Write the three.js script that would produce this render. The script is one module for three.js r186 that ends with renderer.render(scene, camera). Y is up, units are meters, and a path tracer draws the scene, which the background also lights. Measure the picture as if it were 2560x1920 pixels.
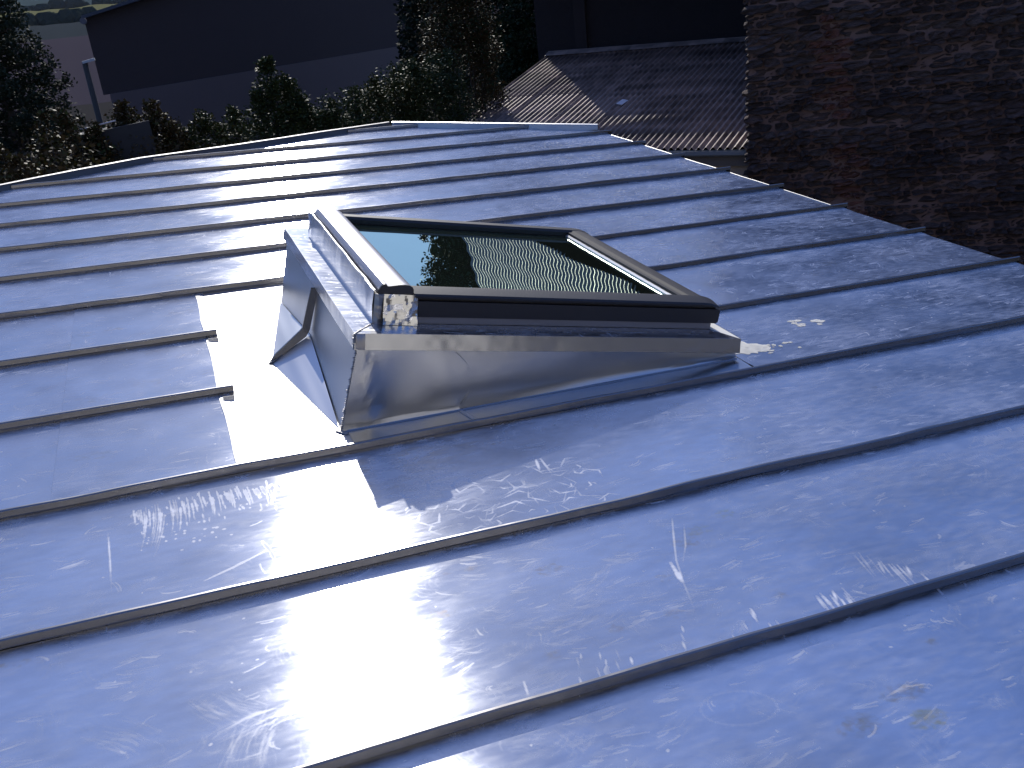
import * as THREE from 'three';
import { mergeGeometries, mergeVertices, toCreasedNormals } from 'three/addons/utils/BufferGeometryUtils.js';

// ---------------------------------------------------------------- camera, sky, sun, exposure
const scene = new THREE.Scene();
const camera = new THREE.PerspectiveCamera(44.09, 4 / 3, 0.05, 9000);
{
  const m = new THREE.Matrix4().makeBasis(
    new THREE.Vector3(0.9303, -0.1017, 0.3550), new THREE.Vector3(0.2230, 0.9200, -0.3220), new THREE.Vector3(-0.2930, 0.3790, 0.8780));
  camera.quaternion.setFromRotationMatrix(m).normalize();
  camera.position.set(0.055, 5.921, 7.984);
}
scene.add(camera);
const renderer = new THREE.WebGLRenderer({ antialias: true });
renderer.toneMapping = THREE.LinearToneMapping;
renderer.toneMappingExposure = 1.0;
renderer.shadowMap.enabled = true;
const SUN = new THREE.Vector3(0.152, 0.573, -0.805).normalize();
const SKY_GAIN = 1.25;
function skyColor(d) {                                   // clear sky: deep zenith, pale band at the horizon, a wide glow round the sun
  const el = Math.max(0, d.y), c = Math.max(-1, Math.min(1, d.dot(SUN))), g = Math.acos(c) * 180 / Math.PI;
  const k = Math.pow(1 - el, 5.0), k2 = Math.pow(1 - el, 14);
  const r = 0.092 + 0.12 * k + 0.30 * k2, gg = 0.193 + 0.25 * k + 0.30 * k2, b = 0.55 + 0.28 * k + 0.06 * k2;
  const w = 0.40 * Math.exp(-g / 16) + 0.08 * Math.exp(-g / 38), w2 = 0.9 * Math.exp(-g / 4);
  return [r + w * 1.0 + w2, gg + w * 0.98 + w2 * 0.95, b + w * 0.92 + w2 * 0.85];
}
{
  const W = 1024, Hh = 512, data = new Float32Array(W * Hh * 4), d = new THREE.Vector3();
  for (let j = 0; j < Hh; j++) for (let i = 0; i < W; i++) {
    const el = ((j + 0.5) / Hh - 0.5) * Math.PI, az = ((i + 0.5) / W - 0.5) * 2 * Math.PI;
    d.set(Math.cos(el) * Math.cos(az), Math.sin(el), Math.cos(el) * Math.sin(az));
    let c = skyColor(d);
    if (el < 0) c = [0.10, 0.10, 0.10];
    const o = (j * W + i) * 4;
    data[o] = c[0] * SKY_GAIN; data[o + 1] = c[1] * SKY_GAIN; data[o + 2] = c[2] * SKY_GAIN; data[o + 3] = 1;
  }
  const t = new THREE.DataTexture(data, W, Hh, THREE.RGBAFormat, THREE.FloatType);
  t.mapping = THREE.EquirectangularReflectionMapping; t.magFilter = THREE.LinearFilter; t.minFilter = THREE.LinearFilter; t.needsUpdate = true;
  scene.background = t; scene.environment = t;
}
const sun = new THREE.DirectionalLight(new THREE.Color(1, 0.955, 0.88), 5.0);
sun.position.copy(SUN).multiplyScalar(40).add(new THREE.Vector3(2, 5, 0)); sun.target.position.set(2, 5, 0);
sun.castShadow = true; sun.shadow.mapSize.set(4096, 4096); sun.shadow.radius = 1;
Object.assign(sun.shadow.camera, { left: -22, right: 22, top: 22, bottom: -22, near: 1, far: 90 });
scene.add(sun, sun.target);

// ---------------------------------------------------------------- helpers
let seed = 7;
const rnd = () => { seed = (seed * 1664525 + 1013904223) >>> 0; return seed / 4294967296; };
const rr = (a, b) => a + (b - a) * rnd();
function hash(x, y, z) { let h = (x * 374761393 + y * 668265263 + z * 2147483647) | 0; h = Math.imul(h ^ (h >>> 13), 1274126177); h ^= h >>> 16; return (h >>> 0) / 4294967296; }
function noise(x, y, z = 0) {
  const X = Math.floor(x), Y = Math.floor(y), Z = Math.floor(z), s = t => t * t * (3 - 2 * t), u = s(x - X), v = s(y - Y), w = s(z - Z), l = (a, b, t) => a + (b - a) * t;
  const f = (i, j, k) => hash(X + i, Y + j, Z + k);
  return l(l(l(f(0, 0, 0), f(1, 0, 0), u), l(f(0, 1, 0), f(1, 1, 0), u), v), l(l(f(0, 0, 1), f(1, 0, 1), u), l(f(0, 1, 1), f(1, 1, 1), u), v), w);
}
const fbm = (x, y, z = 0, n = 4) => { let a = 0, s = 0.5, t = 0; for (let i = 0; i < n; i++) { a += s * noise(x, y, z + i * 7.3); t += s; s *= 0.5; x *= 2.03; y *= 2.03; z *= 2.03; } return a / t; };
const used = {};
function numbered(n) { used[n] = (used[n] ?? -1) + 1; return used[n] ? `${n}_${String(used[n]).padStart(3, '0')}` : n; }
function tag(o, label, category, group) { o.userData.label = label; o.userData.category = category; if (group) o.userData.group = group; return o; }
function struct(o) { o.userData.kind = 'structure'; return o; }
const QX = new THREE.Matrix4().set(0.9982, 0.0599, -0.003, 0, -0.0599, 0.9970, -0.0498, 0, 0, 0.0499, 0.99875, 0, 0, 0, 0, 1);   // roof plane: u down the slope, w normal, v towards the viewer
const roofQuat = new THREE.Quaternion().setFromRotationMatrix(QX).normalize();
const roofPoint = (u, w, v) => new THREE.Vector3(u, w, v).applyQuaternion(roofQuat).add(new THREE.Vector3(0, 5, 0));
function thing(name, label, category, group) { const g = new THREE.Group(); g.name = numbered(name); tag(g, label, category, group); scene.add(g); return g; }
function roofThing(name, label, category, base, group) {  // a Group that lies on the sloping roof; its parts are given in roof coordinates
  const g = thing(name, label, category, group); g.position.copy(roofPoint(...base)); g.quaternion.copy(roofQuat); g.userData.off = base; return g;
}
function mesh(name, geo, mat, parent, unique = false) {
  const m = new THREE.Mesh(geo, mat); m.castShadow = m.receiveShadow = true;
  if (parent) { m.name = name; parent.add(m); const off = parent.userData.off; if (off) m.position.set(-off[0], -off[1], -off[2]); } else { m.name = numbered(name); scene.add(m); }
  return m;
}
class GB {                                               // collects quads and triangles with uv in metres
  constructor() { this.p = []; this.uv = []; this.c = []; }
  tri(a, b, c, ua, ub, uc) { this.p.push(...a, ...b, ...c); this.uv.push(...(ua || [0, 0]), ...(ub || [1, 0]), ...(uc || [0, 1])); return this; }
  quad(a, b, c, d, ua, ub, uc, ud) {
    if (!ua) { const L = (p, q) => Math.hypot(p[0] - q[0], p[1] - q[1], p[2] - q[2]); const w = L(a, b), h = L(b, c); const s = a[0] * 1.7 + a[2] * 0.9; ua = [s, 0]; ub = [s + w, 0]; uc = [s + w, h]; ud = [s, h]; }
    this.tri(a, b, c, ua, ub, uc); return this.tri(a, c, d, ua, uc, ud);
  }
  hex(P) { const q = (a, b, c, d) => this.quad(P[a], P[b], P[c], P[d]); q(0, 1, 2, 3); q(7, 6, 5, 4); q(4, 5, 1, 0); q(5, 6, 2, 1); q(6, 7, 3, 2); q(7, 4, 0, 3); return this; }   // 0-3 top ring, 4-7 the same corners below
  geo(crease) {
    let g = new THREE.BufferGeometry(); g.setAttribute('position', new THREE.Float32BufferAttribute(this.p, 3)); g.setAttribute('uv', new THREE.Float32BufferAttribute(this.uv, 2));
    if (crease) { g = toCreasedNormals(g, crease); } else g.computeVertexNormals();
    return g;
  }
}
// sweep a closed profile [[x, y]...] along stations; place(s, x, y) -> [X, Y, Z]
function sweep(profile, stations, place, crease = 0.6, caps = true) {
  const b = new GB(), n = profile.length;
  let acc = [0]; for (let i = 0; i < n; i++) { const q = profile[(i + 1) % n]; acc.push(acc[i] + Math.hypot(q[0] - profile[i][0], q[1] - profile[i][1])); }
  for (let s = 0; s + 1 < stations.length; s++) for (let i = 0; i < n; i++) {
    const j = (i + 1) % n, A = place(stations[s], ...profile[i]), B = place(stations[s + 1], ...profile[i]), C = place(stations[s + 1], ...profile[j]), D = place(stations[s], ...profile[j]);
    b.quad(A, B, C, D, [stations[s], acc[i]], [stations[s + 1], acc[i]], [stations[s + 1], acc[i + 1]], [stations[s], acc[i + 1]]);
  }
  if (caps) {
    const tris = THREE.ShapeUtils.triangulateShape(profile.map(p => new THREE.Vector2(...p)), []);
    for (const [s, f] of [[stations[0], 1], [stations[stations.length - 1], 0]]) for (const t of tris) { const [x, y, z] = t.map(k => place(s, ...profile[k])); f ? b.tri(x, z, y) : b.tri(x, y, z); }
  }
  return b.geo(crease);
}
const range = (a, b, n) => Array.from({ length: n + 1 }, (_, i) => a + (b - a) * i / n);

// ---------------------------------------------------------------- textures
function canvasTex(w, h, draw, srgb, repeat) {
  const c = document.createElement('canvas'); c.width = w; c.height = h; draw(c.getContext('2d'), w, h);
  const t = new THREE.CanvasTexture(c); t.wrapS = t.wrapT = repeat ? THREE.RepeatWrapping : THREE.ClampToEdgeWrapping; t.magFilter = THREE.LinearFilter;
  if (srgb) t.colorSpace = THREE.SRGBColorSpace; t.needsUpdate = true; return t;
}
function dataTex(w, h, fn, srgb) {
  const a = new Uint8Array(w * h * 4);
  for (let j = 0; j < h; j++) for (let i = 0; i < w; i++) { const c = fn(i / w, j / h), o = (j * w + i) * 4; a[o] = c[0]; a[o + 1] = c[1]; a[o + 2] = c[2]; a[o + 3] = 255; }
  const t = new THREE.DataTexture(a, w, h); t.wrapS = t.wrapT = THREE.RepeatWrapping; t.magFilter = THREE.LinearFilter; t.minFilter = THREE.LinearMipmapLinearFilter; t.generateMipmaps = true;
  if (srgb) t.colorSpace = THREE.SRGBColorSpace; t.needsUpdate = true; return t;
}
// scuffs: the scratched places are rougher, so the sun shows in them
const BASE_R = 50, BASE_M = 252;                          // green: roughness, blue: metalness (dull oxide and scratches scatter the sun)
function strokes(x, cx, cy, n, len, wid, ang, spread, al, bend) {
  for (let i = 0; i < n; i++) {
    const a = ang + rr(-0.15, 0.15), px = cx + rr(-1, 1) * spread, py = cy + rr(-1, 1) * spread * 0.6, L = len * rr(0.4, 1.2), k = bend * rr(0.5, 1.3);
    x.strokeStyle = `rgba(0,190,30,${al * rr(0.4, 1)})`; x.lineWidth = wid * rr(0.5, 1.5); x.lineCap = 'round'; x.beginPath(); x.moveTo(px, py);
    x.quadraticCurveTo(px + Math.cos(a) * L / 2 - Math.sin(a) * k, py + Math.sin(a) * L / 2 + Math.cos(a) * k, px + Math.cos(a) * L, py + Math.sin(a) * L); x.stroke();
  }
}
function generalScuffs(x, w, h, ppm, wrap) {             // ppm: pixels per metre
  const at = f => { for (const ox of wrap ? [0, w] : [0]) for (const oy of wrap ? [0, h] : [0]) { const s = seed; x.save(); x.translate(-ox, -oy); f(); x.restore(); if (ox !== (wrap ? w : 0) || oy !== (wrap ? h : 0)) seed = s; } };
  const area = w * h / ppm / ppm;
  for (let i = 0; i < area * 95; i++) { const cx = rr(0, w), cy = rr(0, h), a = rr(0, 6.28), n = 6 + rnd() * 16 | 0; at(() => strokes(x, cx, cy, n, rr(0.02, 0.07) * ppm, 0.0028 * ppm, a, 0.035 * ppm, 0.07, 0.01 * ppm)); }   // wiped smudges
  for (let i = 0; i < area * 64; i++) { const cx = rr(0, w), cy = rr(0, h), a = rr(-0.35, 0.35), n = 2 + rnd() * 5 | 0; at(() => strokes(x, cx, cy, n, rr(0.02, 0.06) * ppm, 0.0026 * ppm, a, 0.018 * ppm, 0.34, 0.003 * ppm)); }
  for (let i = 0; i < area * 26; i++) { const cx = rr(0, w), cy = rr(0, h), a = rr(0, 6.28); at(() => strokes(x, cx, cy, 1 + rnd() * 3 | 0, rr(0.015, 0.05) * ppm, 0.0022 * ppm, a, 0.01 * ppm, 0.55, 0.008 * ppm)); }
  for (let i = 0; i < area * 34; i++) { const cx = rr(0, w), cy = rr(0, h); at(() => { x.fillStyle = `rgba(0,190,30,${rr(0.2, 0.9)})`; x.beginPath(); x.ellipse(cx, cy, rr(0.0012, 0.0045) * ppm, rr(0.001, 0.003) * ppm, rr(0, 3), 0, 6.3); x.fill(); }); }
}
function baseRough(x, w, h, ppm, wrap) {                 // cloudy oxide film with streaks along the sheet
  const img = x.createImageData(w, h), f1 = 3.3, f2 = 17, f3 = 60;
  const N = (u, v) => { const cl = fbm(u * f1, v * f1 * 1.6, 5, 3), st = fbm(u * f2, v * f2 * 1.8, 9, 3), fi = fbm(u * f3 * 0.55, v * f3 * 1.9, 3, 2); return Math.pow(Math.max(0, 0.42 * cl + 0.22 * st + 0.36 * fi - 0.36), 1.25) * 2.3; };
  const W = w / ppm, H = h / ppm;
  for (let j = 0; j < h; j++) for (let i = 0; i < w; i++) {
    let u = i / ppm, v = j / ppm, t;
    if (wrap) { const fx = Math.min(1, (W - u) / 0.4), fy = Math.min(1, (H - v) / 0.4); t = fx * fy * N(u, v); if (fx < 1) t += (1 - fx) * fy * N(u - W, v); if (fy < 1) t += fx * (1 - fy) * N(u, v - H); if (fx < 1 && fy < 1) t += (1 - fx) * (1 - fy) * N(u - W, v - H); } else t = N(u, v);
    const o = (j * w + i) * 4; img.data[o] = 0; img.data[o + 1] = BASE_R + 44 * t; img.data[o + 2] = BASE_M - 70 * t; img.data[o + 3] = 255;
  }
  x.putImageData(img, 0, 0);
}
const tileRough = canvasTex(1024, 1024, (x, w, h) => { baseRough(x, w, h, 1024 / 2.4, true); generalScuffs(x, w, h, 1024 / 2.4, true); }, false, true);
tileRough.repeat.set(1 / 2.4, 1 / 2.4);
// sheet of the three bays nearest the viewer: u -1.3..3.7, v 5.2..7.7
const NU0 = -1.3, NV0 = 5.2, NUL = 5.0, NVL = 2.5;
const nearRough = canvasTex(2048, 1024, (x, w, h) => {
  const ppm = w / NUL; baseRough(x, w, h, ppm, false); generalScuffs(x, w, h, ppm, false);
  const U = u => (u - NU0) * ppm, V = v => (v - NV0) * ppm;
  const run = (pts, wid, al) => {                         // a drawn mark that thins out to both ends
    const fine = []; for (let i = 0; i + 1 < pts.length; i++) for (let k = 0; k < 6; k++) fine.push([pts[i][0] + (pts[i + 1][0] - pts[i][0]) * k / 6, pts[i][1] + (pts[i + 1][1] - pts[i][1]) * k / 6]); fine.push(pts[pts.length - 1]);
    const n = fine.length - 1, ph = rnd() * 50; x.lineCap = 'round';
    for (let i = 0; i < n; i++) { const t = (i + 0.5) / n, k = Math.pow(Math.sin(Math.PI * Math.min(0.97, 0.12 + t * 0.88)), 0.7) * (0.55 + 0.9 * noise(i * 0.6, ph)); x.strokeStyle = `rgba(0,190,20,${Math.min(1, al * k)})`; x.lineWidth = Math.max(0.7, wid * ppm * k); x.beginPath(); x.moveTo(U(fine[i][0]), V(fine[i][1])); x.lineTo(U(fine[i + 1][0]), V(fine[i + 1][1])); x.stroke(); }
  };
  for (let q = 0; q < 17; q++) {                         // bundles of drag marks across the bay below the seam, all bent the same way
    const uq = -0.20 + 0.40 * q / 17 + rr(-0.006, 0.006), L0 = [0.12, 0.27, 0.30, 0.30, 0.24, 0.2, 0.13, 0.12, 0.14, 0.13, 0.12, 0.13, 0.11, 0.10, 0.12, 0.12, 0.1][q], n = 2 + rnd() * 3 | 0, v0 = 5.465 + rr(0, 0.02);
    for (let m = 0; m < n; m++) { const L = L0 * rr(0.45, 1), pts = [], du = m * rr(0.004, 0.007), bend = L * L * 0.55; for (let k = 0; k <= 8; k++) { const t = k / 8; pts.push([uq + du + 0.010 * t - bend * t * t, v0 + rr(0, 0.002) + L * t]); } const c0 = rnd() * 3 | 0; run(pts.slice(c0), rr(0.0022, 0.0042), rr(0.7, 1)); if (rnd() < 0.5) run(pts.slice(2, 5), 0.0055, 0.95); }
  }
  for (let i = 0; i < 60; i++) { const u = rr(-0.22, 0.28), v = rr(5.46, 5.62); run([[u, v], [u + rr(-0.004, 0.004), v + rr(0.006, 0.03)]], rr(0.0018, 0.0034), rr(0.4, 1)); }
  for (let i = 0; i < 26; i++) { const u = rr(-0.2, 0.05), v = rr(5.62, 5.75); x.fillStyle = 'rgba(0,190,20,.85)'; x.beginPath(); x.ellipse(U(u), V(v), rr(0.7, 1.8), rr(0.7, 2.2), 0, 0, 6.3); x.fill(); }
  run([[-0.268, 5.58], [-0.262, 5.72], [-0.258, 5.86]], 0.0036, 0.9); run([[-0.268, 5.94], [-0.266, 6.02]], 0.004, 0.8);
  run([[-0.05, 5.90], [0.02, 5.87], [0.10, 5.83], [0.19, 5.75]], 0.006, 0.75); run([[0.10, 5.78], [0.115, 5.84], [0.12, 5.9]], 0.007, 0.85);
  for (let i = 0; i < 70; i++) { const u = rr(0.52, 1.0), v = rr(5.68, 5.95), a = rr(0, 6.3), L = rr(0.015, 0.07); run([[u, v], [u + Math.cos(a) * L, v + Math.sin(a) * L], [u + Math.cos(a + 0.5) * L * 1.5, v + Math.sin(a + 0.5) * L * 1.5]], rr(0.0015, 0.004), rr(0.35, 0.95)); }
  run([[0.9, 5.66], [0.885, 5.73]], 0.006, 0.9); run([[0.915, 5.66], [0.91, 5.75]], 0.006, 0.85);
  run([[1.103, 6.096], [1.07, 6.16], [1.018, 6.265], [0.985, 6.36], [0.961, 6.443]], 0.0045, 0.8); run([[1.118, 6.13], [1.07, 6.22], [1.02, 6.29]], 0.003, 0.6); run([[1.0, 6.27], [0.985, 6.36]], 0.011, 0.85);
  for (let i = 0; i < 12; i++) { const u = 1.42 + i * 0.008, v = 6.40 + i * 0.011 + rr(-0.02, 0.02); run([[u, v], [u - 0.02, v + rr(0.04, 0.1)]], rr(0.002, 0.005), rr(0.4, 0.9)); }
  for (let i = 0; i < 12; i++) { const u = rr(1.23, 1.32), v = 6.50 + rr(0, 0.05); run([[u, v], [u - 0.015, v + rr(0.03, 0.09)]], rr(0.002, 0.006), rr(0.4, 0.9)); }
  for (let i = 0; i < 26; i++) { const u = rr(0.5, 1.1), v = 6.48 + rr(0, 0.1); run([[u, v], [u - 0.008, v + rr(0.02, 0.05)]], rr(0.0015, 0.004), rr(0.3, 0.8)); }
  for (let i = 0; i < 5; i++) { const c = [[-0.07, 6.33], [0.0, 6.45], [0.05, 6.42], [-0.2, 6.4], [0.25, 6.3]][i]; strokes(x, U(c[0]), V(c[1]), 40, 0.09 * ppm, 0.003 * ppm, 0.9 + i, 0.045 * ppm, 0.12, 0.012 * ppm); }
  for (let i = 0; i < 60; i++) { const u = rr(0.35, 1.0), v = rr(6.02, 6.45), a = rr(-0.6, 0.6); strokes(x, U(u), V(v), 9, 0.06 * ppm, 0.0024 * ppm, a, 0.025 * ppm, 0.17, 0.01 * ppm); }
  x.strokeStyle = 'rgba(0,150,90,.16)'; x.lineWidth = 0.006 * ppm; x.setLineDash([3, 3]); x.beginPath(); x.ellipse(U(0.88), V(6.745), 0.075 * ppm, 0.045 * ppm, 0.25, 0, 6.3); x.stroke(); x.setLineDash([]);
}, false, false);
nearRough.repeat.set(1 / NUL, 1 / NVL); nearRough.offset.set(-NU0 / NUL, 1 + NV0 / NVL); nearRough.repeat.y = -1 / NVL;
// colour: dull patches and stains of the zinc itself
const stain = canvasTex(1024, 1024, (x, w, h) => {
  const img = x.createImageData(w, h);
  for (let j = 0; j < h; j++) for (let i = 0; i < w; i++) {
    const u = i / w, v = j / h, bl = (f, s) => { const e = 0.2, fx = Math.min(1, (1 - u) / e), fy = Math.min(1, (1 - v) / e), n = (a, b) => fbm(a * f + s, b * f * 1.0, s, 4); return fx * fy * n(u, v) + (1 - fx) * fy * n(u - 1, v) + fx * (1 - fy) * n(u, v - 1) + (1 - fx) * (1 - fy) * n(u - 1, v - 1); };
    const a = bl(7, 3), b = bl(34, 9), k = 0.94 + 0.16 * (a - 0.5) + 0.10 * (b - 0.5), o = (j * w + i) * 4;
    img.data[o] = 205 * k; img.data[o + 1] = 207 * k; img.data[o + 2] = 214 * k; img.data[o + 3] = 255;
  }
  x.putImageData(img, 0, 0);
  for (let i = 0; i < 46; i++) { const cx = rr(40, w - 40), cy = rr(40, h - 40); for (let k = 0; k < 26; k++) { x.fillStyle = `rgba(${rnd() < 0.5 ? '196,170,130' : '168,160,158'},${rr(0.03, 0.12)})`; x.beginPath(); x.ellipse(cx + rr(-22, 22), cy + rr(-12, 12), rr(1, 9), rr(1, 4), rr(-0.5, 0.5), 0, 6.3); x.fill(); } }
}, true, true);
stain.repeat.set(1 / 2.2, 1 / 2.2);
const nearStain = canvasTex(2048, 1024, (x, w, h) => {
  const ppm = w / NUL, img = x.createImageData(w, h); for (let j = 0; j < h; j++) for (let i = 0; i < w; i++) { const u = i / ppm, v = j / ppm, k = 0.96 + 0.16 * (fbm(u * 3.2, v * 4, 6, 3) - 0.5) + 0.07 * (fbm(u * 24, v * 60, 2, 2) - 0.5), o = (j * w + i) * 4; img.data[o] = 205 * k; img.data[o + 1] = 207 * k; img.data[o + 2] = 214 * k; img.data[o + 3] = 255; } x.putImageData(img, 0, 0);
  const spot = (u, v, ru, rv, n, cols) => { for (let i = 0; i < n; i++) { const a = rr(0, 6.283), k = Math.pow(rnd(), 0.6); x.fillStyle = `rgba(${cols[rnd() * cols.length | 0]},${rr(0.05, 0.17)})`; x.beginPath(); x.ellipse((u + Math.cos(a) * ru * k - NU0) * ppm, (v + Math.sin(a) * rv * k - NV0) * ppm, rr(0.8, 4.5), rr(0.6, 2.4), rr(-0.5, 0.5), 0, 6.3); x.fill(); } };
  const C1 = ['214,184,120', '200,172,120', '220,196,140'], C2 = ['196,170,140', '184,162,142'];
  spot(1.06, 6.87, 0.045, 0.03, 120, C2); spot(1.19, 6.905, 0.04, 0.025, 130, C1); spot(1.2, 6.83, 0.05, 0.022, 110, C2); spot(1.08, 6.205, 0.04, 0.025, 60, C2); spot(1.13, 6.17, 0.05, 0.02, 40, C1); spot(1.24, 6.13, 0.03, 0.02, 26, C1); spot(0.72, 6.18, 0.04, 0.02, 40, C2); spot(0.3, 6.9, 0.05, 0.03, 60, C2);
  for (let i = 0; i < 40; i++) spot(rr(-1, 3.4), rr(5.4, 7.4), rr(0.01, 0.05), rr(0.008, 0.02), 14, C2);
}, true, false);
nearStain.repeat.copy(nearRough.repeat); nearStain.offset.copy(nearRough.offset);
const wavy = dataTex(512, 512, (u, v) => { const s = Math.sin, T = 6.2832; const h = 0.5 + 0.16 * s(T * (2 * u + 0.3)) * s(T * (3 * v)) + 0.14 * s(T * (3 * u + v + 0.2)) + 0.10 * s(T * (5 * u - 2 * v)) + 0.06 * s(T * (7 * u + 6 * v + 0.4)); return [255 * h, 255 * h, 255 * h]; });
wavy.repeat.set(1 / 2.4, 1 / 1.2);
const crumple = dataTex(512, 512, (u, v) => { const p = (a, b) => fbm(a * 9, b * 9, 4, 3), e = (x) => Math.min(1, (1 - x) / 0.25), fx = e(u), fy = e(v); const h = fx * fy * p(u, v) + (1 - fx) * fy * p(u - 1, v) + fx * (1 - fy) * p(u, v - 1) + (1 - fx) * (1 - fy) * p(u - 1, v - 1); return [255 * h, 255 * h, 255 * h]; });
const grit = dataTex(256, 256, (u, v) => { const h = 90 + 165 * hash(u * 256 | 0, v * 256 | 0, 3); return [h, h, h]; });

// ---------------------------------------------------------------- materials
const std = (color, rough, metal = 0, extra = {}) => new THREE.MeshStandardMaterial({ color: new THREE.Color().setRGB(...color), roughness: rough, metalness: metal, side: THREE.DoubleSide, ...extra });
const phy = (color, rough, metal = 0, extra = {}) => new THREE.MeshPhysicalMaterial({ color: new THREE.Color().setRGB(...color), roughness: rough, metalness: metal, side: THREE.DoubleSide, ...extra });
const ANISO = 1.0, AROT = Math.PI / 2;
const M = {
  zinc: phy([1, 1, 1], 1.0, 1.0, { metalnessMap: tileRough, roughnessMap: tileRough, map: stain, bumpMap: wavy, bumpScale: 0.0045, anisotropy: ANISO, anisotropyRotation: AROT }),
  zincNear: phy([1, 1, 1], 1.0, 1.0, { metalnessMap: nearRough, roughnessMap: nearRough, map: nearStain, bumpMap: wavy, bumpScale: 0.0045, anisotropy: ANISO, anisotropyRotation: AROT }),
  apron: phy([0.56, 0.565, 0.58], 0.42, 1, { bumpMap: wavy, bumpScale: 0.004 }),
  apronFront: std([0.50, 0.505, 0.52], 0.22, 1, { bumpMap: crumple, bumpScale: 0.003 }),
  seam: std([0.20, 0.195, 0.20], 0.27, 1, { bumpMap: crumple, bumpScale: 0.0022 }),  // same zinc, colour darkened to stand for shade on the fold faces
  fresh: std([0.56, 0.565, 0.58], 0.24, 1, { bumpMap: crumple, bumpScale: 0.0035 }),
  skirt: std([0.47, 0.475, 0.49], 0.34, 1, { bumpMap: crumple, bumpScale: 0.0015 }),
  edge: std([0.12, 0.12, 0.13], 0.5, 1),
  lip: std([0.4, 0.4, 0.4], 0.45, 1),
  solder: std([0.30, 0.29, 0.29], 0.42, 1, { bumpMap: crumple, bumpScale: 0.004 }),
  residue: std([0.55, 0.54, 0.50], 0.75, 0.2, { bumpMap: crumple, bumpScale: 0.003 }),
  foil: std([0.72, 0.715, 0.70], 0.16, 1),
  black: phy([0.016, 0.016, 0.020], 0.5, 0, { bumpMap: grit, bumpScale: 0.0002, specularIntensity: 0.6 }),
  plastic: std([0.012, 0.012, 0.016], 0.5),
  greyCap: std([0.26, 0.26, 0.29], 0.45, 0.9),
  greyBase: std([0.17, 0.17, 0.19], 0.45, 0.3),
  darkCap: phy([0.022, 0.022, 0.028], 0.62, 0, { specularIntensity: 0.35 }),
  silver: std([0.55, 0.55, 0.55], 0.45, 1),
  glass: phy([0.54, 0.72, 0.55], 0.0, 0.99, { bumpMap: wavy, bumpScale: 0.0006 }),
  shaftShade: std([0.005, 0.005, 0.005], 0.95),
  render: std([0.32, 0.29, 0.25], 0.9),
};

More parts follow.
